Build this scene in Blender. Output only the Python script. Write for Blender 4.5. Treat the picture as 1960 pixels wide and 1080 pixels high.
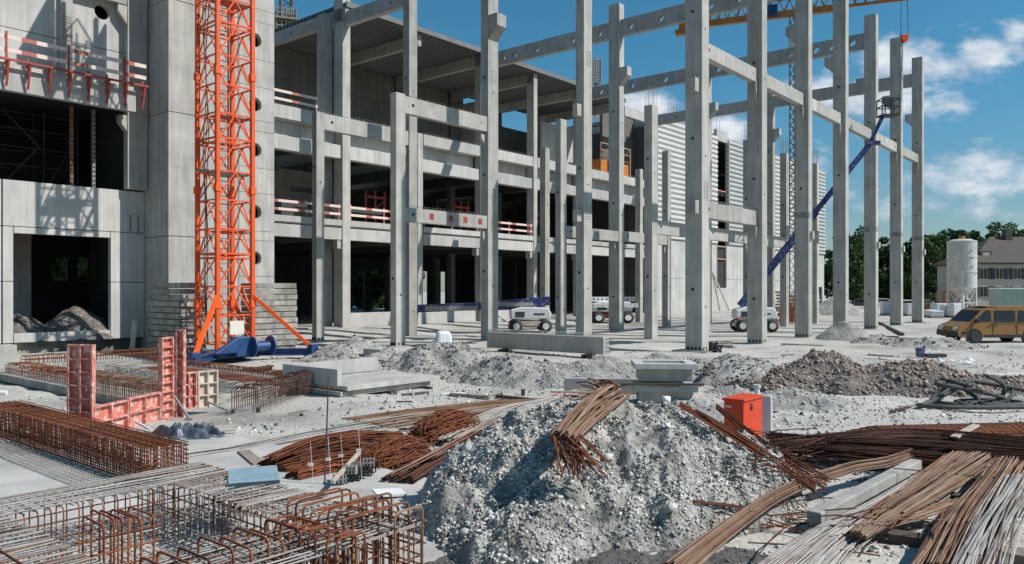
import bpy, bmesh, math, random
import numpy as np
from mathutils import Vector, noise as mnoise

random.seed(7); rng = np.random.default_rng(7)
for o in list(bpy.data.objects): bpy.data.objects.remove(o)
S = bpy.context.scene; COL = S.collection
R = math.radians

# ------------------------------------------------------------------ camera
cam = bpy.data.cameras.new('camera'); camo = bpy.data.objects.new('camera', cam); COL.objects.link(camo)
camo.location = (0, 0, 2.76); camo.rotation_euler = (R(90), 0, 0)
cam.sensor_width = 36; cam.lens = 27.7; cam.shift_y = 0.00765; cam.clip_end = 3000; cam.clip_start = 0.1
S.camera = camo

# ------------------------------------------------------------------ sun and sky
SUN_EL = 45.0; SUN_DIR = R(-13.5)            # horizontal direction to the sun, measured from +X
sl = bpy.data.lights.new('sun', 'SUN'); sl.energy = 4.8; sl.angle = R(0.5); sl.color = (1.0, 0.965, 0.93)
so = bpy.data.objects.new('sun', sl); COL.objects.link(so)
sv = Vector((math.cos(SUN_DIR)*math.cos(R(SUN_EL)), math.sin(SUN_DIR)*math.cos(R(SUN_EL)), math.sin(R(SUN_EL))))
so.rotation_euler = sv.to_track_quat('Z', 'Y').to_euler(); so.location = (20, -10, 60)
W_ = bpy.data.worlds.new('World'); S.world = W_; W_.use_nodes = True
nt = W_.node_tree; nt.nodes.clear()
def N(t, **kw):
    n = nt.nodes.new(t)
    for k, v in kw.items(): setattr(n, k, v)
    return n
def lk(a, b): nt.links.new(a, b)
def mth(op, a, b=None, clamp=False):
    n = N('ShaderNodeMath', operation=op); n.use_clamp = clamp
    for i, x in enumerate((a, b)):
        if x is None: continue
        if isinstance(x, (int, float)): n.inputs[i].default_value = x
        else: lk(x, n.inputs[i])
    return n.outputs[0]
sky = N('ShaderNodeTexSky'); sky.sky_type = 'NISHITA'; sky.sun_disc = False
sky.sun_elevation = R(SUN_EL); sky.sun_rotation = R(90) - SUN_DIR
sky.air_density = 1.0; sky.dust_density = 0.4; sky.ozone_density = 3.0
tc = N('ShaderNodeTexCoord'); sep = N('ShaderNodeSeparateXYZ'); lk(tc.outputs['Generated'], sep.inputs[0])
ysafe = mth('MAXIMUM', mth('ABSOLUTE', sep.outputs[1]), 0.05)
gx = mth('DIVIDE', sep.outputs[0], ysafe); gz = mth('DIVIDE', sep.outputs[2], ysafe)
cmb = N('ShaderNodeCombineXYZ'); lk(gx, cmb.inputs[0]); lk(gz, cmb.inputs[1])
nz = N('ShaderNodeTexNoise'); nz.inputs['Scale'].default_value = 12.0; nz.inputs['Detail'].default_value = 9; nz.inputs['Roughness'].default_value = 0.6
mp = N('ShaderNodeMapping'); mp.inputs['Scale'].default_value = (1.0, 1.9, 1); lk(cmb.outputs[0], mp.inputs[0]); lk(mp.outputs[0], nz.inputs['Vector'])
total = None
for px, py, rx, ry, st in [(1745, 120, 150, 70, 1.0), (1880, 95, 95, 50, .85), (1720, 185, 230, 62, .9), (1560, 165, 110, 60, .6), (1950, 75, 60, 60, .75),
                           (1870, 330, 190, 62, 1.0), (1950, 345, 110, 70, .85), (1700, 370, 160, 60, .45), (1900, 412, 150, 30, .4), (1215, 205, 110, 55, 1.0),
                           (1385, 250, 70, 60, .8), (1640, 240, 70, 60, .4), (1930, 440, 120, 20, .3), (1560, 320, 60, 70, .3), (560, 330, 90, 40, .3),
                           (2300, 200, 260, 120, .9), (2500, 380, 300, 90, .9), (-300, 260, 300, 110, .8), (-800, 100, 300, 120, .7)]:
    vm = N('ShaderNodeVectorMath', operation='SUBTRACT'); lk(cmb.outputs[0], vm.inputs[0])
    vm.inputs[1].default_value = ((px-980)/1508, (555-py)/1508, 0)
    v2 = N('ShaderNodeVectorMath', operation='MULTIPLY'); lk(vm.outputs[0], v2.inputs[0]); v2.inputs[1].default_value = (1508/rx, 1508/ry, 0)
    ln = N('ShaderNodeVectorMath', operation='LENGTH'); lk(v2.outputs[0], ln.inputs[0])
    mr = N('ShaderNodeMapRange'); mr.interpolation_type = 'SMOOTHSTEP'
    mr.inputs[1].default_value = 0; mr.inputs[2].default_value = 1.15; mr.inputs[3].default_value = st; mr.inputs[4].default_value = 0
    lk(ln.outputs['Value'], mr.inputs[0])
    total = mr.outputs[0] if total is None else mth('MAXIMUM', total, mr.outputs[0])
cm = mth('ADD', total, mth('MULTIPLY', mth('SUBTRACT', nz.outputs[0], 0.5), 2.7))
mr = N('ShaderNodeMapRange'); mr.interpolation_type = 'SMOOTHSTEP'; mr.inputs[1].default_value = 0.12; mr.inputs[2].default_value = 1.0
lk(cm, mr.inputs[0]); cmask = mth('MULTIPLY', mth('MULTIPLY', mr.outputs[0], mth('GREATER_THAN', total, 0.01)), 0.93)
nz2 = N('ShaderNodeTexNoise'); nz2.inputs['Scale'].default_value = 14; nz2.inputs['Detail'].default_value = 5; lk(mp.outputs[0], nz2.inputs['Vector'])
cr = N('ShaderNodeValToRGB'); cr.color_ramp.elements[0].position = .35; cr.color_ramp.elements[0].color = (5.4, 6.6, 8.3, 1)
cr.color_ramp.elements[1].position = .62; cr.color_ramp.elements[1].color = (10.6, 11.0, 11.4, 1); lk(nz2.outputs[0], cr.inputs[0])
tint = N('ShaderNodeMix', data_type='RGBA', blend_type='MULTIPLY'); tint.inputs[0].default_value = 1
lk(sky.outputs[0], tint.inputs[6])
el = N('ShaderNodeMapRange'); el.interpolation_type = 'SMOOTHSTEP'; el.inputs[1].default_value = -.02; el.inputs[2].default_value = .30; lk(sep.outputs[2], el.inputs[0])
tm = N('ShaderNodeMix', data_type='RGBA'); lk(el.outputs[0], tm.inputs[0]); tm.inputs[6].default_value = (.84, .94, .97, 1); tm.inputs[7].default_value = (.50, 1.16, 1.24, 1); lk(tm.outputs[2], tint.inputs[7])
mx = N('ShaderNodeMix', data_type='RGBA'); lk(cmask, mx.inputs[0]); lk(tint.outputs[2], mx.inputs[6]); lk(cr.outputs[0], mx.inputs[7])
bg = N('ShaderNodeBackground'); bg.inputs[1].default_value = 0.081; lk(mx.outputs[2], bg.inputs[0])
wo = N('ShaderNodeOutputWorld'); lk(bg.outputs[0], wo.inputs[0])
S.view_settings.view_transform = 'Standard'; S.view_settings.look = 'None'; S.view_settings.exposure = 0.0; S.view_settings.gamma = 1
S.render.engine = 'CYCLES'; S.cycles.max_bounces = 6; S.cycles.diffuse_bounces = 3

# ------------------------------------------------------------------ frames of reference (real metres; building grid turned by 50 deg)
TH = R(50); AX = Vector((math.cos(TH), math.sin(TH), 0)); BX = Vector((-math.sin(TH), math.cos(TH), 0))
def W(u, v, z=0): return AX*u + BX*v + Vector((0, 0, z))
def UV(p): return p.x*AX.x + p.y*AX.y, p.x*BX.x + p.y*BX.y
def at(px, py, z=0.0):            # where a sight line meets the level z (used to read positions off the survey of the site)
    d = (2.76 - z)*1508/(py - 555); return Vector(((px-980)/1508*d, d, z))
def atY(px, d, z=0.0): return Vector(((px-980)/1508*d, d, z))
def zz(py, d): return 2.76 + (555-py)/1508*d

# ------------------------------------------------------------------ materials
def mat(name, c1, c2=None, scale=1.0, rough=0.85, bump=0.3, bscale=30.0, metal=0.0, spots=None, streak=0.0, detail=6, c3=None, bdist=0.02, island=0.0):
    m = bpy.data.materials.new(name); m.use_nodes = True; t = m.node_tree; b = t.nodes['Principled BSDF']
    b.inputs['Roughness'].default_value = rough; b.inputs['Metallic'].default_value = metal
    def n(ty): return t.nodes.new(ty)
    tcn = n('ShaderNodeTexCoord'); oi = n('ShaderNodeObjectInfo'); ad = n('ShaderNodeVectorMath'); ad.operation = 'MULTIPLY_ADD'
    cx = n('ShaderNodeCombineXYZ')
    for i in range(3): t.links.new(oi.outputs['Random'], cx.inputs[i])
    t.links.new(cx.outputs[0], ad.inputs[0]); ad.inputs[1].default_value = (31, 17, 23); t.links.new(tcn.outputs['Object'], ad.inputs[2])
    vec = ad.outputs[0]
    c2 = c2 or tuple(x*0.8 for x in c1)
    nn = n('ShaderNodeTexNoise'); nn.inputs['Scale'].default_value = scale; nn.inputs['Detail'].default_value = detail; nn.inputs['Roughness'].default_value = .62
    t.links.new(vec, nn.inputs['Vector'])
    rp = n('ShaderNodeValToRGB'); rp.color_ramp.elements[0].position = .33; rp.color_ramp.elements[1].position = .67
    rp.color_ramp.elements[0].color = (*c2, 1); rp.color_ramp.elements[1].color = (*c1, 1)
    if c3: e = rp.color_ramp.elements.new(.5); e.color = (*c3, 1)
    fac = nn.outputs[0]
    if island:
        ge = n('ShaderNodeNewGeometry'); mi = n('ShaderNodeMapRange'); mi.inputs[3].default_value = .25; mi.inputs[4].default_value = .75; t.links.new(ge.outputs['Random Per Island'], mi.inputs[0])
        mf = n('ShaderNodeMix'); mf.inputs[0].default_value = island; t.links.new(nn.outputs[0], mf.inputs[2]); t.links.new(mi.outputs[0], mf.inputs[3]); fac = mf.outputs[0]
    t.links.new(fac, rp.inputs[0]); col = rp.outputs[0]
    if streak:
        mpn = n('ShaderNodeMapping'); mpn.inputs['Scale'].default_value = (2.6, 2.6, .22); t.links.new(vec, mpn.inputs[0])
        s = n('ShaderNodeTexNoise'); s.inputs['Scale'].default_value = 1.6; s.inputs['Detail'].default_value = 5; t.links.new(mpn.outputs[0], s.inputs['Vector'])
        r2 = n('ShaderNodeMapRange'); r2.inputs[1].default_value = .35; r2.inputs[2].default_value = .7; r2.inputs[3].default_value = 1-streak; r2.inputs[4].default_value = 1.05
        t.links.new(s.outputs[0], r2.inputs[0]); mm = n('ShaderNodeMix'); mm.data_type = 'RGBA'; mm.blend_type = 'MULTIPLY'; mm.inputs[0].default_value = 1
        t.links.new(col, mm.inputs[6]); t.links.new(r2.outputs[0], mm.inputs[7]); col = mm.outputs[2]
    # small differences from piece to piece
    vr = n('ShaderNodeMapRange'); vr.inputs[3].default_value = .84; vr.inputs[4].default_value = 1.08; t.links.new(oi.outputs['Random'], vr.inputs[0])
    m3 = n('ShaderNodeMix'); m3.data_type = 'RGBA'; m3.blend_type = 'MULTIPLY'; m3.inputs[0].default_value = 1
    t.links.new(col, m3.inputs[6]); t.links.new(vr.outputs[0], m3.inputs[7]); col = m3.outputs[2]
    if spots:
        vo = n('ShaderNodeTexNoise'); vo.inputs['Scale'].default_value = spots[0]; vo.inputs['Detail'].default_value = 3; t.links.new(vec, vo.inputs['Vector'])
        r3 = n('ShaderNodeMapRange'); r3.inputs[1].default_value = spots[1]; r3.inputs[2].default_value = spots[1]+.06; t.links.new(vo.outputs[0], r3.inputs[0])
        m4 = n('ShaderNodeMix'); m4.data_type = 'RGBA'; t.links.new(r3.outputs[0], m4.inputs[0]); t.links.new(col, m4.inputs[6]); m4.inputs[7].default_value = (*spots[2], 1); col = m4.outputs[2]
    t.links.new(col, b.inputs['Base Color'])
    if bump:
        bn = n('ShaderNodeTexNoise'); bn.inputs['Scale'].default_value = bscale; bn.inputs['Detail'].default_value = 4; t.links.new(vec, bn.inputs['Vector'])
        bp = n('ShaderNodeBump'); bp.inputs['Strength'].default_value = bump; bp.inputs['Distance'].default_value = bdist
        t.links.new(bn.outputs[0], bp.inputs['Height']); t.links.new(bp.outputs[0], b.inputs['Normal'])
    return m
M = {}
M['conc'] = mat('precast concrete', (.505, .485, .437), (.375, .36, .325), .9, .88, .25, 22, streak=.20, spots=(7, .70, (.33, .34, .32)))
M['conc_light'] = mat('pale concrete panel', (.56, .542, .505), (.45, .436, .405), .6, .88, .2, 18, streak=.16, spots=(5, .72, (.42, .43, .42)))
M['conc_dark'] = mat('weathered concrete', (.50, .47, .41), (.20, .19, .17), 1.6, .95, .5, 25, streak=.3, spots=(5, .62, (.17, .17, .16)))
M['conc_stain'] = mat('water stained concrete', (.30, .285, .25), (.42, .395, .35), 3, .9, .2, 20)
M['joint'] = mat('dark joint', (.035, .035, .035), None, 3, .95, 0)
M['conc_shade'] = mat('concrete darkened for shade', (.20, .195, .175), (.14, .137, .125), .7, .95, .2, 18, streak=.2)  # shaded copy of the concrete, hall shade put into its colour
M['hollow'] = mat('unlit concrete inside', (.10, .10, .098), (.07, .07, .068), .7, .95, .2, 18)  # darkness of the rooms put into the concrete colour
M['ribbed'] = mat('pale ribbed facade', (.60, .60, .575), (.53, .53, .51), .5, .7, .1, 20)
M['roofdeck'] = mat('trapezoidal steel deck', (.19, .19, .185), (.14, .14, .136), .5, .6, .1, 10)
M['orange'] = mat('orange crane paint', (.88, .12, .015), (.74, .09, .012), 3, .45, .1, 40, spots=(9, .68, (.42, .09, .03)))
M['orange_dark'] = mat('dull orange crane paint', (.50, .085, .022), (.38, .06, .018), 3, .6, .1, 40)
M['blue'] = mat('blue machine paint', (.018, .07, .20), (.012, .04, .12), 4, .45, .15, 30, spots=(6, .64, (.06, .07, .09)))
M['boomblue'] = mat('deep blue boom paint', (.03, .045, .20), (.02, .03, .11), 3, .4, .1, 30, spots=(5, .54, (.14, .16, .24)))
M['white'] = mat('white machine paint', (.78, .79, .77), (.66, .67, .66), 2, .5, .1, 30)
M['red'] = mat('red machine paint', (.42, .06, .035), (.28, .045, .03), 3, .55, .1, 30)
M['boxred'] = mat('bright red box paint', (.82, .075, .012), (.74, .06, .01), 1.5, .5, .05, 30)
M['tyre'] = mat('black rubber', (.03, .03, .03), (.05, .048, .045), 4, .9, .3, 40)
M['dark'] = mat('dark metal', (.06, .062, .065), (.035, .035, .037), 4, .6, .1, 30)
M['steel'] = mat('bare grey steel', (.34, .33, .31), (.22, .20, .18), 6, .6, .2, 60)
M['rust'] = mat('rusty steel', (.30, .095, .032), (.075, .024, .012), 5, .9, .5, 90, c3=(.18, .052, .02), island=.6)
M['rust_dark'] = mat('dark rusty steel', (.14, .048, .024), (.03, .014, .010), 5, .9, .5, 90, island=.6)
M['rust_tan'] = mat('dusty brown steel', (.36, .255, .185), (.075, .033, .02), 2.5, .85, .4, 90, c3=(.25, .135, .075), island=.6)
M['rod_grey'] = mat('cement splashed bars', (.47, .45, .42), (.17, .10, .07), 3.5, .9, .4, 80, c3=(.35, .33, .30), island=.5)
M['rod_mix'] = mat('part rusty part grey bars', (.44, .42, .39), (.10, .035, .018), 3, .9, .4, 80, c3=(.27, .115, .055), island=.65)
M['form'] = mat('red formwork paint', (.66, .27, .20), (.52, .13, .085), 5, .75, .3, 40, spots=(11, .53, (.70, .47, .42)))
M['form_pale'] = mat('pale formwork paint', (.66, .58, .50), (.50, .36, .28), 5, .8, .3, 40)
M['wood'] = mat('weathered timber', (.36, .30, .24), (.20, .16, .125), 6, .9, .4, 40)
M['wood_dark'] = mat('dark wet timber', (.12, .085, .065), (.06, .045, .035), 6, .9, .4, 40)
M['wood_pale'] = mat('pale timber', (.62, .56, .47), (.45, .38, .30), 6, .9, .3, 40)
M['plaster'] = mat('cream plaster', (.52, .48, .40), (.46, .42, .35), .5, .9, .1, 10)
M['tiles'] = mat('brown roof tiles', (.115, .092, .08), (.075, .06, .053), 3, .85, .5, 14)
M['glass'] = mat('dark window glass', (.02, .022, .025), (.03, .032, .035), 2, .08, 0)
M['van'] = mat('ochre yellow van paint', (.335, .165, .045), (.28, .135, .038), .7, .35, .03, 20)
M['yellow'] = mat('yellow machine paint', (.60, .205, .022), (.40, .13, .016), 2, .5, .1, 30)
M['bark'] = mat('bark', (.12, .09, .07), (.07, .05, .04), 6, .95, .6, 20)
M['leaf'] = mat('leaves', (.15, .23, .055), (.055, .105, .03), .5, .7, 0, c3=(.07, .135, .032))
M['leaf2'] = mat('dark leaves', (.055, .11, .03), (.02, .05, .015), .5, .7, 0)
M['tarp'] = mat('blue grey tarpaulin', (.105, .125, .15), (.05, .06, .072), 2.5, .36, .3, 12)
M['sheet'] = mat('pale blue corrugated sheet', (.30, .42, .48), (.22, .32, .38), 3, .5, .1, 20)
M['hose'] = mat('dark grey hose', (.085, .09, .085), (.05, .052, .05), 5, .75, .4, 60)
M['plastic'] = mat('black plastic', (.03, .03, .032), (.02, .02, .02), 5, .5, .1, 30)
M['whiteplastic'] = mat('white plastic film', (.75, .76, .76), (.6, .62, .63), 3, .45, .2, 20)
M['silo'] = mat('dusty white silo steel', (.80, .78, .72), (.58, .56, .51), 1.2, .6, .1, 20, streak=.25)
M['container'] = mat('pale green container', (.34, .44, .38), (.28, .37, .32), 1, .6, .1, 20)
M['signpale'] = mat('pale notice board', (.80, .76, .62), (.72, .68, .55), 2, .6, .05, 20)
M['brown_soil'] = mat('brown gravelly soil', (.29, .26, .23), (.09, .08, .07), 5, .95, 1.0, 16, c3=(.165, .14, .12), bdist=.08, spots=(16, .62, (.42, .38, .33)))
M['gravel'] = mat('grey gravel soil', (.60, .57, .51), (.16, .15, .132), 3.0, .95, 1.0, 15, c3=(.38, .36, .32), bdist=.06, spots=(22, .63, (.22, .22, .22)))
M['heap'] = mat('grey blue rubble soil', (.46, .435, .39), (.20, .19, .17), 2.4, .95, 1.0, 12, c3=(.34, .325, .295), bdist=.06, spots=(9, .66, (.20, .20, .21)))
M['stone'] = mat('pale stones', (.80, .77, .71), (.34, .325, .295), 3, .9, .3, 60)
M['stone_d'] = mat('dark stones', (.22, .215, .205), (.10, .098, .095), 3, .9, .3, 60)
M['stone_b'] = mat('brown stones', (.44, .36, .29), (.2, .15, .12), 3, .9, .3, 60)
M['ground'] = mat('dusty construction ground', (.53, .50, .445), (.27, .255, .225), .30, .95, .9, 9, c3=(.44, .415, .37), bdist=.05, detail=12, spots=(3.2, .66, (.22, .215, .205)))
M['blind'] = mat('pale blinding concrete', (.58, .56, .52), (.36, .345, .315), .8, .9, .3, 20, detail=9)
def stripes(name, ca, cb, period, duty=.5):
    m = bpy.data.materials.new(name); m.use_nodes = True; t = m.node_tree; b = t.nodes['Principled BSDF']; b.inputs['Roughness'].default_value = .7
    tcn = t.nodes.new('ShaderNodeTexCoord'); s = t.nodes.new('ShaderNodeSeparateXYZ'); t.links.new(tcn.outputs['Object'], s.inputs[0])
    a1 = t.nodes.new('ShaderNodeMath'); a1.operation = 'DIVIDE'; a1.inputs[1].default_value = period; t.links.new(s.outputs[0], a1.inputs[0])
    a2 = t.nodes.new('ShaderNodeMath'); a2.operation = 'FRACT'; t.links.new(a1.outputs[0], a2.inputs[0])
    a3 = t.nodes.new('ShaderNodeMath'); a3.operation = 'GREATER_THAN'; a3.inputs[1].default_value = duty; t.links.new(a2.outputs[0], a3.inputs[0])
    mm = t.nodes.new('ShaderNodeMix'); mm.data_type = 'RGBA'; t.links.new(a3.outputs[0], mm.inputs[0]); mm.inputs[6].default_value = (*ca, 1); mm.inputs[7].default_value = (*cb, 1)
    t.links.new(mm.outputs[2], b.inputs['Base Color']); return m
M['rail_stripe'] = stripes('red and white guard board', (.74, .58, .50), (.42, .13, .09), 1.9, .72)

# ------------------------------------------------------------------ mesh helpers
class MB:
    def __init__(s): s.v = []; s.f = []
    def add(s, vs, fs):
        o = len(s.v); s.v += [tuple(x) for x in vs]; s.f += [tuple(i+o for i in f) for f in fs]; return s
    def box(s, x0, y0, z0, x1, y1, z1):
        return s.add([(x0,y0,z0),(x1,y0,z0),(x1,y1,z0),(x0,y1,z0),(x0,y0,z1),(x1,y0,z1),(x1,y1,z1),(x0,y1,z1)],
                     [(0,3,2,1),(4,5,6,7),(0,1,5,4),(1,2,6,5),(2,3,7,6),(3,0,4,7)])
    def bar(s, p0, p1, w, h=None, up=(0,0,1)):
        p0 = Vector(p0); p1 = Vector(p1); d = (p1-p0).normalized(); h = h or w
        upv = Vector(up)
        if abs(d.dot(upv)) > .98: upv = Vector((1,0,0))
        x = d.cross(upv).normalized()*(w/2); y = x.cross(d).normalized()*(h/2)
        return s.add([p0-x-y,p0+x-y,p0+x+y,p0-x+y,p1-x-y,p1+x-y,p1+x+y,p1-x+y],[(0,3,2,1),(4,5,6,7),(0,1,5,4),(1,2,6,5),(2,3,7,6),(3,0,4,7)])
    def tube(s, pts, r, n=5, r1=None, caps=True):
        pts = [Vector(p) for p in pts]; k = len(pts); prev = None; vs = []; fs = []
        for i, p in enumerate(pts):
            d = (pts[min(i+1,k-1)]-pts[max(i-1,0)])
            if d.length < 1e-9: d = Vector((0,0,1))
            d.normalize()
            if prev is None:
                prev = d.cross(Vector((0,0,1)) if abs(d.z) < .95 else Vector((1,0,0))).normalized()
            x = (prev - d*prev.dot(d))
            x = x.normalized() if x.length > 1e-6 else d.orthogonal().normalized()
            prev = x; y = d.cross(x); rr = r if r1 is None else r+(r1-r)*i/(k-1)
            for j in range(n):
                a = 2*math.pi*j/n; vs.append(p + x*(rr*math.cos(a)) + y*(rr*math.sin(a)))
        for i in range(k-1):
            for j in range(n):
                a = i*n+j; b = i*n+(j+1)%n; fs.append((a, b, b+n, a+n))
        if caps: fs.append(tuple(reversed(range(n)))); fs.append(tuple(range((k-1)*n, k*n)))
        return s.add(vs, fs)
    def cyl(s, p0, p1, r0, r1=None, n=24): return s.tube([p0, p1], r0, n, r1 if r1 is not None else r0)
    def prism(s, poly, d, plane='xz', off=0.0):
        # poly in the named plane, extruded along the third axis from off to off+d
        def P(a, b, c):
            return {'xz': (a, c, b), 'xy': (a, b, c), 'yz': (c, a, b)}[plane]
        k = len(poly); vs = [P(a, b, off) for a, b in poly]+[P(a, b, off+d) for a, b in poly]
        return s.add(vs, [tuple(range(k)), tuple(reversed(range(k, 2*k)))]+[(i, i+k, (i+1)%k+k, (i+1)%k) for i in range(k)])
    def torus(s, c, R_, r, axis='y', n=28, m=8):
        vs = []; fs = []
        for i in range(n):
            a = 2*math.pi*i/n
            for j in range(m):
                b = 2*math.pi*j/m; rr = R_+r*math.cos(b); h = r*math.sin(b); p, q = rr*math.cos(a), rr*math.sin(a)
                vs.append(tuple(Vector(c)+Vector({'y': (p, h, q), 'x': (h, p, q), 'z': (p, q, h)}[axis])))
        for i in range(n):
            for j in range(m): fs.append((i*m+j, ((i+1)%n)*m+j, ((i+1)%n)*m+(j+1)%m, i*m+(j+1)%m))
        return s.add(vs, fs)
    def plate(s, x0, x1, z0, z1, y0, y1, holes):
        """upright plate in local xz between y0 and y1 with round through holes [(x,z,r)]; holes share no x range"""
        if not holes: return s.box(x0, y0, z0, x1, y1, z1)
        hs = sorted(holes); cuts = [x0]
        cells = []
        for (hx, hz, hr) in hs:
            c = hr*1.35; cells.append((hx-c, hx+c, hx, hz, hr))
        cur = x0
        def strip(a, b):
            if b-a > 1e-4: s.box(a, y0, z0, b, y1, z1)
        for (a, b, hx, hz, hr) in cells:
            strip(cur, a); n = 24; vs = []; fs = []
            angs = [2*math.pi*i/n for i in range(n)]
            ca = [math.atan2(z-hz, x-hx) % (2*math.pi) for x in (a, b) for z in (z0, z1)]
            angs = sorted(set([round(t, 5) for t in angs+ca])); n = len(angs)
            for yy in (y0, y1):
                for t in angs:
                    c_, s_ = math.cos(t), math.sin(t)
                    kx = ((b-hx)/c_ if c_ > 1e-9 else (a-hx)/c_ if c_ < -1e-9 else 1e9)
                    kz = ((z1-hz)/s_ if s_ > 1e-9 else (z0-hz)/s_ if s_ < -1e-9 else 1e9)
                    k = min(kx, kz); vs.append((hx+c_*hr, yy, hz+s_*hr)); vs.append((hx+c_*k, yy, hz+s_*k))
            m_ = 2*n
            for i in range(n):
                j = (i+1) % n
                fs.append((2*i, 2*i+1, 2*j+1, 2*j)); fs.append((m_+2*i, m_+2*j, m_+2*j+1, m_+2*i+1))
                fs.append((2*i, 2*j, m_+2*j, m_+2*i))
                p, q = vs[2*i+1], vs[2*j+1]
                if abs(p[2]-q[2]) < 1e-6: fs.append((2*i+1, m_+2*i+1, m_+2*j+1, 2*j+1))
            s.add(vs, fs); cur = b
        strip(cur, x1)
        return s
    def build(s, name, m, parent=None, bevel=0, smooth=False, loc=None):
        me = bpy.data.meshes.new(name); me.from_pydata(s.v, [], s.f); me.update()
        if smooth: me.polygons.foreach_set('use_smooth', [True]*len(me.polygons))
        o = bpy.data.objects.new(name, me); COL.objects.link(o); me.materials.append(M[m] if isinstance(m, str) else m)
        if parent: o.parent = parent
        if loc is not None: o.location = loc
        if bevel:
            b = o.modifiers.new('bevel', 'BEVEL'); b.width = bevel; b.segments = 2; b.limit_method = 'ANGLE'; b.angle_limit = R(40)
        return o
def tag(o, label=None, cat=None, group=None, kind=None):
    if label: o['label'] = label
    if cat: o['category'] = cat
    if group: o['group'] = group
    if kind: o['kind'] = kind
    return o
def thing(name, label, cat, loc, rz=0, group=None):
    o = bpy.data.objects.new(name, None); COL.objects.link(o); o.empty_display_size = .3
    o.location = loc; o.rotation_euler = (0, 0, rz); return tag(o, label, cat, group)
def gthing(name, label, cat, u, v, z=0, group=None): return thing(name, label, cat, W(u, v, z), TH, group)
def dup(root, loc, rz=None, label=None, scale=None):
    r = root.copy(); COL.objects.link(r); r.location = loc
    if rz is not None: r.rotation_euler = (0, 0, rz)
    if label: r['label'] = label
    if scale: r.scale = scale
    def rec(a, b):
        for ch in [c for c in kids.get(a.name, [])]:
            c = ch.copy(); COL.objects.link(c); c.parent = b; rec(ch, c)
    kids = {}
    for c in bpy.data.objects:
        if c.parent: kids.setdefault(c.parent.name, []).append(c)
    rec(root, r); return r
def spline(ctrl, n):
    P = [Vector(p) for p in ctrl]; P = [P[0]*2-P[1]]+P+[P[-1]*2-P[-2]]; out = []; segs = len(P)-3
    for i in range(n):
        t = i/(n-1)*segs; k = min(int(t), segs-1); t -= k; p0, p1, p2, p3 = P[k:k+4]
        out.append(.5*((2*p1)+(p2-p0)*t+(2*p0-5*p1+4*p2-p3)*t*t+(3*p1-p0-3*p2+p3)*t**3))
    return out

# ------------------------------------------------------------------ ground (one sheet to the horizon)
def fbm(x, y, s, o=4): return mnoise.fractal(Vector((x*s, y*s, 3.3)), 1.0, 2.0, o)
def sstep(a, b, x): t = min(1, max(0, (x-a)/(b-a))); return t*t*(3-2*t)
def ground_h(x, y):
    u, v = x*AX.x+y*AX.y, x*BX.x+y*BX.y
    h = .30*sstep(36, 41, v)*sstep(8, 20, u)
    site = sstep(9, 14, y)*(1-sstep(70, 110, y))
    h += .05*fbm(x, y, .35)*(1-sstep(40, 80, y)) + .035*fbm(x+9, y, 1.6)*(1-sstep(25, 45, y))
    h += .09*site*max(0, fbm(x+40, y, .16, 3))*(1-sstep(38, 41, v))
    if 14 < y < 60 and v < 38:                       # wheel ruts running through the yard
        for q in (0, 1.7, 5.2, 6.9, 10.4, 12.1):
            w = v*.25 + u - 22 - q*1.6 + 1.3*math.sin(v*.16+q)
            h -= .08*math.exp(-(w*w)/.06)-.03*math.exp(-((abs(w)-.42)**2)/.02)
            w = y - 21 - q*1.5 - .6*math.sin(x*.2+q); h -= .065*math.exp(-(w*w)/.05)-.025*math.exp(-((abs(w)-.38)**2)/.02)
    h *= 1-.8*(sstep(-9.5, -7, -abs(x+4.5)-5)*(1-sstep(12, 13.5, y)))
    return h - .02
rows = [0.5*1.0205**i for i in range(380)]; cols = np.linspace(-1, 1, 250); cols = np.sign(cols)*np.abs(cols)**1.25
g = MB()
for y in rows:
    for c in cols:
        x = c*(10+y*1.5); g.v.append((x, y-3, ground_h(x, y-3) if abs(x) < 200 and y < 200 else -.02))
nc = len(cols)
for i in range(len(rows)-1):
    for j in range(nc-1): g.f.append((i*nc+j, i*nc+j+1, (i+1)*nc+j+1, (i+1)*nc+j))
tag(g.build('ground', 'ground', smooth=True), kind='structure')
b = MB()
bp = [W(0.6, 3.6), W(7.9, 3.6), W(7.9, 14.4), W(0.6, 14.4)]
b.add([(p.x, p.y, .055) for p in bp]+[(p.x, p.y, -.1) for p in bp], [(0,1,2,3),(0,4,5,1),(1,5,6,2),(2,6,7,3),(3,7,4,0)])
tag(b.build('concrete_floor', 'blind'), kind='structure')

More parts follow.
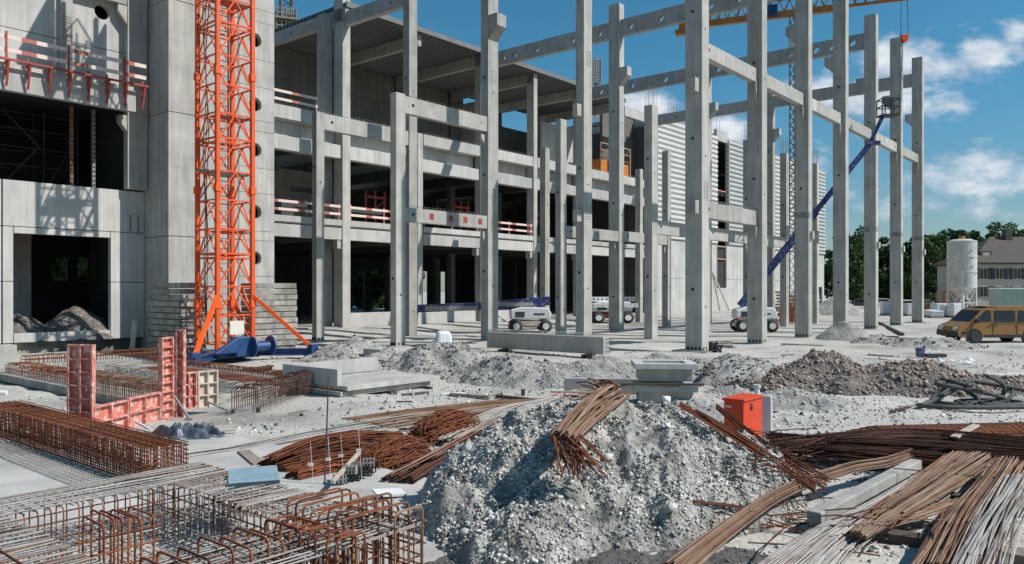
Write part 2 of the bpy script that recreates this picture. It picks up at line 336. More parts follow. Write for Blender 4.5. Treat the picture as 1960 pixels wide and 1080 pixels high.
# ------------------------------------------------------------------ precast frame: columns and beams on the 6.7 m x 6.38 m grid
U = [25.63+6.7*k for k in range(8)]; V = [16.08, 22.46, 28.84, 35.2, 41.6]
def column(u, v, h, su, sv, label, corb=(), pockets=(), starters=False, slots=False, sockets=True, z0=0.0, group='free-standing precast concrete columns', block=False):
    t = gthing('concrete_column', label, 'column', u, v, z0, group)
    s = MB().box(0, 0, -.3, su, sv, h-z0); s.build('shaft', 'conc', t, bevel=.018)
    for side, zt, hh, d in corb:
        c = MB(); w = .46; zt -= z0; q = .5*hh
        if side == '-a': c.prism([(0, zt), (-d, zt), (-d, zt-q), (0, zt-hh)], .14, 'xz', min(.24, sv*.35))
        if side == '-b': c.prism([(0, zt), (-d, zt), (-d, zt-q), (0, zt-hh)], su*.9, 'yz', su*.05)
        if side == '+b': c.prism([(sv, zt), (sv+d, zt), (sv+d, zt-q), (sv, zt-hh)], su*.9, 'yz', su*.05)
        if side == 'box-a': c.box(-d, .12, zt-hh, 0, min(sv-.1, .62), zt)
        c.build('corbel', 'conc', t, bevel=.01)
    if pockets:
        p = MB()
        for z in pockets:
            for i in range(6):
                p.box(su*.3, -.006, z-z0+i*.13, su*.8, .004, z-z0+i*.13+.035)
            for i in (0, 1): p.box(su*(.3+.5*i)-.012, -.006, z-z0-.05, su*(.3+.5*i)+.012, .004, z-z0+.75)
        p.build('connection_pocket', 'steel', t)
    if sockets:
        p = MB()
        for z in (3.1, 9.3, 15.2):
            z += random.uniform(-.9, .9)
            if z < h-.8 and random.random() < .8:
                p.cyl((-.004, sv*.55, z), (.01, sv*.55, z), .075, n=12); p.cyl((su*.5, -.004, z-.8), (su*.5, .01, z-.8), .055, n=12)
        p.build('bolt_socket', 'joint', t)
    if slots:
        p = MB()
        for i in range(4): p.box(-.005, sv*(.08+.23*i), .06, .01, sv*(.08+.23*i)+.1, .2)
        for i in range(2): p.box(su*(.2+.4*i), -.005, .06, su*(.2+.4*i)+.1, .01, .2)
        p.build('anchor_pocket', 'joint', t)
    if starters:
        p = MB()
        for ix in (.12, .5, .88):
            for iy in (.12, .5, .88):
                if ix == .5 and iy == .5: continue
                p.tube([(su*ix, sv*iy, h-z0-.1), (su*ix+.01, sv*iy, h-z0+1.1+.1*random.random())], .014, 4)
        p.build('starter_bars', 'steel', t)
    if slots and u > 30 and v < 17 and u > 40:
        MB().box(-.006, -.006, 6.9, su+.006, sv+.006, 7.25).build('formwork_mark', 'conc_dark', t)
        MB().box(su*.35, -.17, 5.7, su*.8, -.003, 6.15).build('bracket', 'conc_light', t, bevel=.01)
    if block:
        MB().box(-.45, -.45, -.6, su+.45, sv+.45, .04).build('footing', 'conc_dark', t, bevel=.02)
    return t
cA, cL = ('-a', 13.38, .95, .20), ('-a', 6.02, .7, .2)
TALL = 22.3
column(U[1], V[0], TALL, .70, .83, 'nearest tall column of the right-hand row, rising past the top of the picture behind the gravel heap', [('box-a', 12.2, .62, .42), ('box-a', 6.75, .6, .4)], (6.9, ), slots=True, block=True)
column(U[2], V[0], TALL, .66, .80, 'tall column just right of the nearest one, with a grey patch below the lower beam and the white lift turret behind it', [cA, cL], slots=True)
column(U[3], V[0], TALL, .62, .80, 'tall column third in the right-hand row, with the blue boom passing behind it', [cA, ('+b', 18.2, 1.1, .55)], slots=True)
column(U[4], V[0], TALL, .62, .80, 'tall column fourth in the right-hand row with a small cone of rubble at its foot', [cA, ('+b', 17.9, 1.1, .55)])
column(U[5], V[0], TALL, .62, .80, 'tall column behind the lift basket, with a stepped top and a perforated beam ending on it', [cA, ('+b', 17.9, 1.1, .55)], slots=True)
column(U[6], V[0], TALL, .62, .80, 'tall column under the red crane hook', [cA, ('+b', 17.9, 1.1, .55)], slots=True)
column(U[7], V[0], TALL, .62, .80, 'farthest tall column of the right-hand row, last before the yellow van', [cA, ('+b', 17.6, 1.1, .55)], slots=True, block=True)
column(U[1], V[1], TALL, .72, .50, 'tall free column standing behind the right end of the precast beam on the ground', [('box-a', 12.0, .6, .4), ('box-a', 6.75, .6, .4)], (14.0, 6.3))
column(U[2], V[1], 13.2, .64, .52, 'shorter column with upright starter bars beside the ribbed facade', [], (5.9, ), starters=True)
column(U[3], V[1], 13.2, .6, .52, 'shorter column hidden behind the nearest tall column of the right-hand row', [cL], starters=True)
column(U[4], V[1], 13.2, .6, .52, 'shorter column with starter bars half hidden behind the second tall column', [cL], starters=True)
column(U[5], V[1], 13.15, .5, .5, 'shorter column with starter bars between the second and third tall columns', [cL], starters=True)
column(U[6], V[1], 13.2, .5, .5, 'slim shorter column just right of the third tall column', [], starters=True)
column(U[0], V[2], 12.36, .62, .42, 'low column carrying two short beams, on a stepped footing in front of the blue boom', [], (), slots=True, block=True)
column(U[1], V[2], TALL, .85, .55, 'tall column with a big bracket high up, where the beam with red squares ends', [('-b', 17.9, 1.35, .62), ('-a', 11.38, .6, .36), cL], (14.2, 6.0))
column(U[2], V[2], 13.3, .62, .42, 'blunt-topped column behind the white boom lift turret', [], (6.2, ))
column(U[3], V[2], TALL, .60, .87, 'tall column with a bracket under the joint of the perforated beam', [('-b', 17.9, 1.2, .6), cL], (12.6, 6.0))
column(U[4], V[2], 13.15, .5, .5, 'plain shorter column in front of the ribbed facade', [cL], (5.9, ))
column(U[5], V[2], TALL, .6, .8, 'tall column seen just right of the nearest column, with a bracket', [('-b', 17.9, 1.2, .6)])
column(U[7], V[2], TALL, .6, .8, 'tall column with a bracket and dangling bars between the second and third tall columns', [('-b', 17.9, 1.2, .6)])
column(U[0], V[3], 12.35, .52, .40, 'low column nearest the stair tower, beside the right-hand ballast stack', [], (6.2, ), slots=True)
column(U[1], V[3], TALL, .66, .55, 'tall column behind the low column with two beams', [('-a', 11.38, .6, .36)], (5.6, ))
column(U[3], V[3], 13.2, .55, .5, 'blunt slim column, left one of the close pair left of the boom lift column', [], (5.8, ))
column(U[5], V[3], 13.2, .5, .5, 'slim far column between two tall columns, left of the ribbed facade', [], ())
print('columns ok')

def beam(label, u0, u1, v, z0, z1, w=.36, m='conc', group='precast beams between the columns', name='concrete_beam', squares=False, bars=False):
    t = gthing(name, label, 'beam', u0, v, z0, group); L = u1-u0
    MB().box(.015, 0, 0, L-.015, w, z1-z0).build('web', m, t, bevel=.015)
    p = MB(); p.cyl((.55, -.005, (z1-z0)*.55), (.55, .01, (z1-z0)*.55), .09, n=14); p.cyl((L-.5, -.005, (z1-z0)*.5), (L-.5, .01, (z1-z0)*.5), .05, n=12); p.build('lifting_socket', 'joint', t)
    if squares:
        for x in (L*.30, L*.53, L*.71, L*.90): MB().box(x-.15, -.006, .2, x+.15, .006, .52).build('recess_cover', 'red', t)
    if bars:
        p = MB(); x = .3
        while x < L-.3:
            p.tube([(x, .08, z1-z0-.02), (x+.01, .08, z1-z0+.13), (x+.02, w-.08, z1-z0+.13), (x, w-.08, z1-z0-.02)], .012, 4); x += .28
        p.build('stirrups', 'steel', t)
    return t
ord_ = ['first', 'second', 'third', 'fourth', 'fifth', 'sixth']
rgt = ['between the nearest two tall columns', 'between the second and third tall columns', 'between the third and fourth tall columns',
       'between the fourth tall column and the one behind the lift basket', 'just right of the lift basket column', 'ending at the farthest tall column']
for i in range(6):
    beam('sunlit upper beam of the right-hand row, ' + rgt[i], U[i+1]+.68, U[i+2], V[0]+.26, 13.4, 14.1, .36)
beam('sunlit lower beam between the nearest two tall columns, rough on top', U[1]+.70, U[2], V[0]+.26, 6.05, 6.8, .4, bars=True)
for i, tx in ((2, 'left of the nearest tall column'), (3, 'between the nearest two tall columns, behind the sunlit one'), (4, 'between the second tall column and the short one behind it')):
    beam('grey lower beam in shadow, ' + tx, U[i]+.62, U[i+1], V[1]+.1, 5.95, 6.75, .34)
beam('upper beam with a dark socket spanning from the low column to the bracketed column', U[0]+.62, U[1], V[2]+.05, 11.45, 12.28, .34, bars=True)
beam('lower beam with four red squares', U[0]+.62, U[1], V[2]+.05, 6.12, 6.82, .34, squares=True, bars=True)
beam('lower beam right of the tall column behind the precast beam, ending on a hooked corbel', U[2]+.62, U[3], V[2]+.05, 6.05, 6.75, .34)
beam('short-looking lower beam ending at the plain column before the ribbed facade', U[3]+.60, U[4], V[2]+.05, 6.1, 6.8, .34)
beam('upper beam with a dark socket from the low column nearest the stair tower', U[0]+.52, U[1], V[3]+.05, 11.45, 12.30, .34, bars=True)

def hbeam(label, u, v0, v1, z0, z1, r, holes, group='perforated beams high on the columns'):
    t = gthing('perforated_beam', label, 'beam', u, v0, z0, group); t.rotation_euler = (0, 0, TH+R(90))
    hs = [(hv-v0, (z1-z0)*.5, r) for hv in holes if v0+.5 < hv < v1-.5]
    m = MB().plate(.015, v1-v0-.015, 0, z1-z0, -.42, 0, hs); m.build('web', 'conc', t)
    return t
HV = [17.7, 19.1, 20.3, 22.2, 25.7, 28.0, 30.5, 32.8, 36.1, 38.2, 39.3]
hbeam('perforated roof beam crossing the sky left of the joint above the bracketed column', U[3]+.1, V[2]+.4, V[4], 20.05, 21.15, .22, HV)
hbeam('large perforated roof beam crossing the sky left of the nearest column', U[3]+.1, V[0]+.8, V[2]+.4, 20.05, 21.15, .22, HV)
hbeam('perforated roof beam ending at the column behind the lift basket', U[5]+.1, V[0]+.8, V[2]+.4, 20.0, 21.1, .24, HV)
hbeam('far half of the perforated beam, left of the nearest column and above the clouds', U[5]+.1, V[2]+.4, V[4], 20.0, 21.1, .24, HV)
hbeam('roof beam ending at the farthest column of the right-hand row', U[7]+.1, V[0]+.8, V[2]+.4, 19.95, 21.0, .1, [18, 21, 24, 27])
hbeam('far half of the last roof beam, reaching the ribbed facade', U[7]+.1, V[2]+.4, V[4], 19.95, 21.0, .1, [31, 35, 39])
hbeam('roof beam in the top left joining the hall roof to the tall column', U[1]+.1, V[3]+.5, V[4], 20.05, 20.95, .09, [37, 39.5])
# ------------------------------------------------------------------ main hall shell behind the frame (building frame; origin u=22, v=41.6)
BU, BV = 20.0, 41.6
hall = gthing('factory_hall', 'open concrete hall shell with upper floors and ribbed roof behind the free-standing columns', 'building', BU, BV, 0)
def hx(u): return u-BU
ENDU = 73.0
for z0, z1, depth, nm in ((6.88, 7.28, 28, 'floor_slab'), (13.22, 13.98, 10.6, 'floor_slab')):
    s = MB().box(hx(21.9), .10, z0, hx(ENDU), depth, z1)
    if z0 > 10: s.box(hx(31.8), 10.6, 13.22, hx(ENDU), 27.9, 13.6)
    s.build(nm, 'conc', hall, bevel=.01)
MB().box(hx(21.9), .3, -.3, hx(ENDU), 28, .34).build('ground_slab', 'conc', hall)
for i in range(-1, 7):                                   # facade beams, two levels, one per bay
    u0 = U[i+1]-6.7 if i < 0 else U[i+0]; u1 = u0+6.7
    if i < 0: continue
    a_, b_ = (hx(u0+.62) if i else hx(21.8)), hx(u1)
    if i == 6: b_ = hx(ENDU)
    MB().box(a_, .05, 6.03, b_, .5, 6.80).build('facade_beam', 'conc_light', hall, bevel=.012)
    f = MB().box(a_, .12, 11.36, b_, .7, 12.22); f.box(a_, .78, 12.24, b_, 1.0, 13.2); f.build('facade_beam', 'conc_light', hall, bevel=.012)
    MB().box(a_, .02, 6.95, b_, .098, 7.33).build('slab_edge', 'conc_light', hall)
    MB().box(a_, .02, 13.25, b_, .098, 14.05).build('slab_edge', 'conc_light', hall)
    p = MB(); x = a_+.2
    while x < b_-.1:
        p.tube([(x, .18, 14.0), (x, .19, 14.0+.2+.12*random.random())], .012, 3); x += .24
    p.build('starter_bars', 'steel', hall)
for i, (su, s_v) in enumerate([(0, 0), (.64, .9), (.5, .5), (.55, .6), (.5, .75), (.55, .7), (.5, .5), (.55, .6)]):
    if not i: continue
    top = 14.05 if i in (2, ) else 21.2
    if i == 1: top = 22.4
    MB().box(hx(U[i]), -.02, .2, hx(U[i]+su), s_v, top).build('column', 'conc', hall, bevel=.015)
    MB().box(hx(U[i])-.34, .1, 5.45, hx(U[i])-.003, .6, 6.02).build('corbel', 'conc', hall, bevel=.015)
MB().box(hx(U[2])-.75, .1, 14.1, hx(U[2])-.2, .6, 21.2).build('column', 'conc', hall)
MB().box(hx(U[1])-.55, 1.2, .2, hx(U[1])+.1, 2.0, 21).build('column', 'conc', hall)
for i in range(0, 8):                                    # inner columns and beams seen in the shade
    for dv in (9.8, 18.6):
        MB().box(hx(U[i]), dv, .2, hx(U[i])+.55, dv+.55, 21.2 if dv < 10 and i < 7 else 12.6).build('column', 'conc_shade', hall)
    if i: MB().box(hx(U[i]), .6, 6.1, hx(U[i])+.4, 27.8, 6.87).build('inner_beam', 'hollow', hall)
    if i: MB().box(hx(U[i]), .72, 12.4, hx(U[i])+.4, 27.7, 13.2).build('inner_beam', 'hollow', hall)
# roof: perforated cross beams and ribbed deck
for i in range(0, 7):
    t0 = MB(); hs = [(y, .42, .09) for y in (1.5, 3.6, 5.8, 8.2)]
    pl = MB().plate(.0 if i != 1 else -.3, 10.0, 0, .85, -.36, 0, hs)
    pl.v = [(hx(U[i]) - q[1], q[0], q[2]+20.35) for q in pl.v]; pl.build('roof_beam', 'conc', hall)
prof = []; y = -.35
while y < 10.3:
    prof += [(y, 21.16), (y+.10, 21.16), (y+.15, 21.44), (y+.36, 21.44)]; y += .42
pr = MB(); k = len(prof)
x0r, x1r = hx(32.35), hx(66.5)
pr.add([(x0r, a, b) for a, b in prof]+[(x1r, a, b) for a, b in prof]+[(x0r, a, 21.5) for a, b in prof]+[(x1r, a, 21.5) for a, b in prof],
       [(i, i+1, k+i+1, k+i) for i in range(k-1)]+[(2*k+i, 3*k+i, 3*k+i+1, 2*k+i+1) for i in range(k-1)]+[(i, 2*k+i, 2*k+i+1, i+1) for i in range(k-1)]+[(k+i, k+i+1, 3*k+i+1, 3*k+i) for i in range(k-1)])
pr.box(x0r, -.42, 21.2, x1r, -.352, 21.56)
pr.build('roof_deck', 'roofdeck', hall)
# closing walls
bw = MB()
for (a_, b_, z0, z1) in ((31.5, 54.4, 14.0, 21.24), (54.9, 65.5, 14.0, 19.2)):
    zc = z0
    while zc < z1-.05:
        zt = min(zc+2.38, z1); bw.box(hx(a_), 10.1, zc+.012, hx(b_), 10.3, zt-.012); zc = zt
    bw.box(hx(a_)+.05, 10.2, z0, hx(b_)-.05, 10.25, z1)
bw.build('back_wall', 'conc_shade', hall)
MB().box(hx(54.0), 6.5, 14.0, hx(54.35), 10.05, 20.3).build('cross_wall', 'conc_light', hall)
MB().box(hx(60.0), 5.0, 14.0, hx(66.8), 5.25, 19.0).build('inner_wall', 'conc_light', hall)
MB().box(hx(66.9), 2.6, 14.0, hx(72.8), 2.9, 20.9).build('end_wall', 'conc_shade', hall)
MB().box(hx(66.8), -.1, 20.0, hx(72.9), .25, 20.95).build('end_beam', 'conc_light', hall)
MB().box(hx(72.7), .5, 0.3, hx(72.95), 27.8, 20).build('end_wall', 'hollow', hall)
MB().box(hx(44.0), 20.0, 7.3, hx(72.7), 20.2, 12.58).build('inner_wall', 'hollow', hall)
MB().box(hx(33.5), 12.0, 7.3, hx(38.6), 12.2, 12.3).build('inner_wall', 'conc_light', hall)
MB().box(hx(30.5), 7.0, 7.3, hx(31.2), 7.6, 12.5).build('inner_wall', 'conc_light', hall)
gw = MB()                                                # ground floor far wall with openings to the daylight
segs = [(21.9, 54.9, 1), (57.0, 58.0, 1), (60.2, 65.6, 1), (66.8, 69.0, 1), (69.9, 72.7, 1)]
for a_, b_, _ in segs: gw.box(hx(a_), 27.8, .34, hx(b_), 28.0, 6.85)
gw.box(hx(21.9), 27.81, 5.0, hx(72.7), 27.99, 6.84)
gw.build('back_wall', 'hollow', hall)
pl = MB(); pl.box(hx(U[1]+.9), .35, .3, hx(U[2]), .6, 1.22); pl.box(hx(U[2]+.6), .35, .3, hx(U[3]), .6, 1.22); pl.box(hx(U[3]+.6), .35, .3, hx(U[4]-2), .6, 1.1)
pl.build('plinth_wall', 'conc_light', hall, bevel=.01)
# dark things on the first floor behind the stair tower
d = gthing('pump_arm', 'dark hydraulic arm of a machine on the first floor, right of the stair tower', 'machine', 28.2, 43.6, 7.3)
MB().box(-.6, 0, 0, 1.8, 1.4, 1.1).build('body', 'dark', d, bevel=.05)
MB().bar((.4, .5, 1.0), (-.1, .5, 2.6), .28).bar((-.1, .5, 2.6), (.5, .5, 3.9), .22).bar((.5, .5, 3.9), (.9, .5, 3.1), .16).build('arm', 'dark', d)
MB().box(1.9, .3, .9, 9.5, .7, 1.25).box(1.9, .3, 1.9, 6, .6, 2.2).build('boom', 'dark', d)

# guard rails along the first floor deck
def rail(label, u, v, z, L, rz=TH, posts=None, m='rail_stripe', group='red and white guard rails', h=1.0, pm='form'):
    p = W(u, v, z); t = thing('guard_rail', label, 'guard rail', p, rz, group)
    n = max(2, int(L/2.2)+1)
    for k in range(n):
        x = .1+(L-.2)*k/(n-1); MB().box(x-.03, .0, 0, x+.03, .06, h+.12).build('post', pm, t)
    for zz_ in (h*.42, h*.92): MB().box(0, -.03, zz_-.08, L, -.002, zz_+.08).build('board', m, t)
    return t
for i, tx in ((0, 'between the stair tower and the low column'), (1, 'just left of the low column with two beams'), (2, 'behind the beam with red squares'), (3, 'right of the bracketed tall column'), (5, 'far right, behind the white boom lift')):
    a_ = 21.9 if i == 0 else U[i]+.7
    rail('guard rail on the first floor edge, '+tx, a_, BV+.14, 7.29, U[i+1]-.05-a_)
rail('guard rail on the top deck edge right beside the stair tower', 27.2, BV+.14, 13.99, 3.3, pm='wood_pale')

# yellow machine and red steel inside the hall
t = gthing('concrete_formwork_machine', 'yellow machine glowing on the top deck between tall columns, left of the ribbed facade', 'machine', 64.0, 42.4, 14.0)
MB().box(0, .2, 0, 5.4, 1.6, 1.5).build('body', 'yellow', t, bevel=.08)
f = MB()
for x in (0, 1.8, 3.6, 5.4): f.bar((x, .1, 0), (x, .1, 3.1), .12)
for z in (1.7, 2.4, 3.05): f.bar((0, .1, z), (5.4, .1, z), .1)
f.bar((0, .1, 1.7), (1.8, .1, 3.05), .08).bar((3.6, .1, 1.7), (5.4, .1, 3.05), .08); f.build('frame', 'rust_tan', t)
MB().cyl((4.0, .6, 1.5), (4.0, .6, 2.5), .45).build('tank', 'yellow', t)
for (u_, v_, tx) in ((37.9, 46.0, 'left'), (47.2, 46.0, 'right'), (56.2, 45.0, 'far')):
    t = gthing('red_prop_frame', {'left': 'dull red prop frame standing in the shade above the beam with red squares', 'right': 'dull red prop frame in the shade right of the bracketed column', 'far': 'farthest dull red prop frame in the shade of the first floor'}[tx], 'prop frame', u_, v_, 7.3, 'prop frames on the first floor')
    f = MB()
    for x in (0, .9, 1.8): f.bar((x, 0, 0), (x, 0, 2.9), .12)
    f.bar((0, 0, 2.4), (1.8, 0, 2.4), .5, .14).bar((0, 0, .9), (1.8, 0, 2.2), .08); f.build('frame', 'red', t)

# ------------------------------------------------------------------ ribbed facade hall (same front line, farther right)
rb = gthing('ribbed_hall', 'long pale hall with horizontally ribbed upper facade and smooth concrete panels below', 'building', 73.1, 41.6, 0)
RL = 52.0; ZT = 21.8
wins = [(14.4, 17.0, 3.0, 20.6), (44.9, 48.6, 3.2, 18.6)]
def rib_block(x0, x1, z0, z1):
    m = MB(); z = z0
    while z < z1-.05:
        m.add([(x0, .0, z), (x1, .0, z), (x1, -.24, z+.12), (x0, -.24, z+.12), (x1, -.24, z+.40), (x0, -.24, z+.40), (x1, 0, z+.44), (x0, 0, z+.44)],
              [(0, 1, 2, 3), (3, 2, 4, 5), (5, 4, 6, 7), (0, 3, 5, 7), (1, 6, 4, 2)]); z += .56
    m.box(x0, .01, z0, x1, .28, z1)
    return m
for x0, x1, z0 in ((0, 7.6, 8.2), (8.0, 14.2, 8.2), (17.3, 26.5, 8.2), (27.0, 35.0, 8.2), (35.4, 44.6, 8.2), (48.9, RL, 8.2)):
    rib_block(x0, x1, z0, ZT-.8).build('ribbed_panel', 'ribbed', rb)
MB().box(14.25, -.05, 20.6, 17.25, .3, ZT+.1).box(14.25, -.05, 3.0, 14.4, .3, 20.6).build('window_surround', 'conc_light', rb)
MB().box(44.7, -.05, 18.6, 48.8, .3, ZT).build('window_surround', 'conc_light', rb)
lo = MB(); xs = [0, 2.4, 5.2, 8.0, 11.2, 14.4, 17.0, 20, 23, 26.5, 30, 33.5, 37, 41, 44.9]
for a_, b_ in zip(xs[:-1], xs[1:]):
    for z0, z1 in ((.2, 4.0), (4.03, 8.15)):
        if a_ == 14.4: z0, z1 = (.2, 2.98) if z0 < 1 else (0, 0)
        if z1: lo.box(a_+.02, -.02, z0, b_-.02, .25, z1)
lo.box(48.6, 0, 3.2, RL, .25, 8.1).box(44.9, 0, 2.2, 48.6, .25, 3.18).box(51.2, 0, .2, RL, .25, 3.2)
lo.build('concrete_panel', 'conc_light', rb)
MB().box(-.01, .26, .2, 44.8, .3, 8.15).build('panel_joint', 'joint', rb)
MB().box(0, .35, ZT-.8, RL, 14, ZT-.4).build('roof', 'conc_dark', rb)
for z in (7.6, 14.2): MB().box(.1, .4, z, RL-.1, 13, z+.35).build('floor_slab', 'hollow', rb)
MB().box(.1, 13, .2, RL-.1, 13.3, ZT-.9).box(RL-.3, .4, .2, RL, 13, ZT-.9).build('back_wall', 'hollow', rb)
MB().box(0.02, .32, .2, .3, 12.9, ZT-.9).build('side_wall', 'conc_light', rb)
fr = MB()
for z in (6.4, 7.9, 12.7, 14.6): fr.box(14.45, .05, z, 16.95, .2, z+.12)
for z in (9.3, ): fr.box(44.95, .05, z, 48.5, .2, z+.9)
fr.build('safety_board', 'form', rb)
MB().box(45.2, .02, 6.2, 48.2, .12, 8.0).build('white_board', 'white', rb)
p = MB()
for x in (3.0, 3.6, 4.2, 4.8, 14.8, 15.6, 33, 34, 47.5): p.tube([(x, .2, ZT-.5), (x, .2, ZT+1.4)], .025, 4)
p.build('starter_bars', 'steel', rb)
pp = MB().bar((16, -.9, .2), (13.2, -.04, 4.8), .14); pp.build('leaning_prop', 'conc_light', rb)

# ------------------------------------------------------------------ left building
lb = gthing('concrete_building', 'grey concrete building at the left edge with two big dark openings', 'building', 4.0, 35.5, 0)
def lx(u): return u-4.0
w = MB()
gp = .014
def pan(mb, u0, u1, z0, z1, y0=0.0, th=.28): mb.box(lx(u0)+gp, y0, z0+gp, lx(u1)-gp, y0+th, z1-gp)
for (a_, b_, z0, z1) in ((4.0, 7.6, .62, 3.1), (4.0, 7.6, 3.1, 5.3), (4.0, 7.6, 5.3, 7.16), (7.6, 10.9, .62, 3.1), (7.6, 10.9, 3.1, 5.3), (7.6, 10.9, 5.3, 7.16),
                         (10.93, 11.32, .62, 3.1), (10.93, 11.32, 3.1, 5.3), (11.32, 15.07, .62, 1.02), (15.07, 16.56, .62, 3.1), (15.07, 16.56, 3.1, 5.3),
                         (11.32, 15.07, 5.02, 5.3), (10.93, 16.56, 5.3, 7.16)):
    pan(w, a_, b_, z0, z1)
w.build('wall_panel', 'conc_light', lb, bevel=.008)
jb = MB(); jb.box(lx(4), .10, .7, lx(11.28), .2, 7.1).box(lx(15.12), .10, .7, lx(16.5), .2, 7.1).box(lx(11.2), .1, 5.08, lx(15.2), .2, 7.1).box(lx(11.2), .1, .68, lx(15.2), .2, .98)
jb.build('panel_joint', 'joint', lb)
up = MB()
for zc, zt in ((11.4, 13.2), (13.2, 16.4), (16.4, 19.4), (19.4, 24)):
    for a_, b_ in ((4.0, 9.0), (9.0, 13.0), (13.35, 16.56)):
        if zc == 13.2 and a_ == 13.35: up.plate(lx(a_)+gp, lx(b_)-gp, zc+gp, zt-gp, 0, .28, [(lx(14.72), 14.78, .32)])
        else: pan(up, a_, b_, zc, zt)
up.build('wall_panel', 'conc_light', lb, bevel=.008)
MB().box(lx(4), .12, 11.4, lx(12.98), .2, 24).box(lx(15.3), .12, 11.4, lx(16.5), .2, 24).box(lx(13.4), .12, 11.45, lx(16.5), .2, 14.2).box(lx(13.4), .12, 15.3, lx(16.5), .2, 24).build('panel_joint', 'joint', lb)
MB().box(lx(12.98), -.22, 11.3, lx(13.45), .1, 24).build('column', 'conc', lb, bevel=.01)
p = MB()
for k in range(9): p.box(lx(13.03), -.235, 13.15+k*.12, lx(13.40), -.215, 13.15+k*.12+.05)
p.build('connection_pocket', 'wood', lb)
pc = MB().box(lx(15.62), -.42, 7.2, lx(16.5), -.02, 24); pc.prism([(lx(15.62), 15.2), (lx(15.22), 15.2), (lx(15.22), 14.9), (lx(15.62), 14.4)], .35, 'xz', -.38)
pc.prism([(lx(15.62), 10.4), (lx(15.3), 10.4), (lx(15.3), 10.1), (lx(15.62), 9.7)], .35, 'xz', -.38); pc.build('column', 'conc', lb, bevel=.012)
MB().box(lx(12.6), -.38, 15.25, lx(15.6), 0, 15.6).build('beam', 'conc', lb)
MB().box(lx(4), -1.25, 10.42, lx(15.6), -.95, 11.32).build('balcony_fascia', 'conc_light', lb, bevel=.01)
MB().box(lx(4), -.945, 10.75, lx(15.6), .3, 11.15).build('balcony_slab', 'conc', lb)
MB().box(lx(4), -1.15, 11.33, lx(15.55), -.1, 11.50).build('deck_board', 'wood_pale', lb)
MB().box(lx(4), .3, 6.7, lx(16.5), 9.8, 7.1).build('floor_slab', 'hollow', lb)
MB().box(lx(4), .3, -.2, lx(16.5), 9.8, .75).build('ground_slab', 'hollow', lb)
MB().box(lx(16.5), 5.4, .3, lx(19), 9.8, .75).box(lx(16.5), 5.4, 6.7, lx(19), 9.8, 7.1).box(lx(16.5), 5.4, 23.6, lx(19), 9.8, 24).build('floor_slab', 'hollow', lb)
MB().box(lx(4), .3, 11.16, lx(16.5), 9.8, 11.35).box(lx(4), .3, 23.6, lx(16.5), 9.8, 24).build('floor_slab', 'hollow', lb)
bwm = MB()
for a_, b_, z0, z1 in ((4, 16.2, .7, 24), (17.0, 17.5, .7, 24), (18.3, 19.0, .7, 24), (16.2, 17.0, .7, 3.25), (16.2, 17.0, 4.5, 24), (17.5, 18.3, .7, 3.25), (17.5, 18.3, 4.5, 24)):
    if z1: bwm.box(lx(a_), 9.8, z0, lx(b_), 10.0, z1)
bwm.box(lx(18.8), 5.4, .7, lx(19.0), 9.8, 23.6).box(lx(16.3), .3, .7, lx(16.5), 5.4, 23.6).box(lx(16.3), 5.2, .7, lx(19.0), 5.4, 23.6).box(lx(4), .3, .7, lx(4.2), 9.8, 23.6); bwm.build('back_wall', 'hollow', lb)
MB().box(lx(12.6), 4, .75, lx(13.3), 4.6, 6.7).build('column', 'conc', lb)
MB().box(lx(4), -.75, -.2, lx(11.2), .0, .60).build('footing', 'conc', lb, bevel=.01)
MB().box(lx(11.2), .3, -.2, lx(16.5), .5, .6).build('footing', 'conc_dark', lb, bevel=.01)
for x in (10.35, 15.9): 
    MB().tube([(lx(x)+.3, -.05, 5.35), (lx(x)+.3, -.14, 5.35), (lx(x)+.3, -.14, 6.1)], .02, 4).tube([(lx(x), -.05, 5.35), (lx(x), -.05, 6.1)], .02, 4).build('lifting_loop', 'dark', lb)
# stair scaffold inside the upper opening, its shade put into a dark colour
t = gthing('stair_scaffold', 'grey scaffold stair tower standing in the dark upper opening on the left', 'scaffold', 11.6, 38.6, 7.1)
f = MB()
for x in (0, 1.9, 3.3):
    for y in (0, 1.2): f.bar((x, y, 0), (x, y, 3.6), .05)
for z in (.3, 1.1, 1.9, 2.7, 3.4):
    f.bar((0, 0, z), (3.3, 0, z), .04).bar((0, 1.2, z), (3.3, 1.2, z), .04)
for k in range(9): f.bar((.3+k*.15, .1, .2+k*.2), (.3+k*.15, 1.1, .2+k*.2), .1, .04)
f.bar((.2, 0, .1), (1.7, 0, 2.0), .06).bar((1.8, 0, 1.9), (.2, 0, 3.5), .06).bar((2.0, 0, .2), (3.2, 0, 2.4), .04)
f.build('frame', 'dark', t)
for x, mm in ((8.6, 'rust_tan'), (14.6, 'steel'), (13.7, 'rust_tan')):
    t = gthing('floor_prop', {'8.6': 'tan steel prop at the left edge of the upper opening', '14.6': 'pale perforated prop at the right end of the upper opening', '13.7': 'tan steel prop right of the stair scaffold'}[str(x)], 'prop', x, 36.2, 7.1, 'floor props in the upper opening')
    MB().box(0, 0, 0, .12, .12, 3.55).build('outer_tube', mm, t)
    r_ = MB()
    for k in range(16): r_.box(.02, -.006, .2+k*.2, .1, .002, .28+k*.2)
    r_.build('slots', 'joint', t)
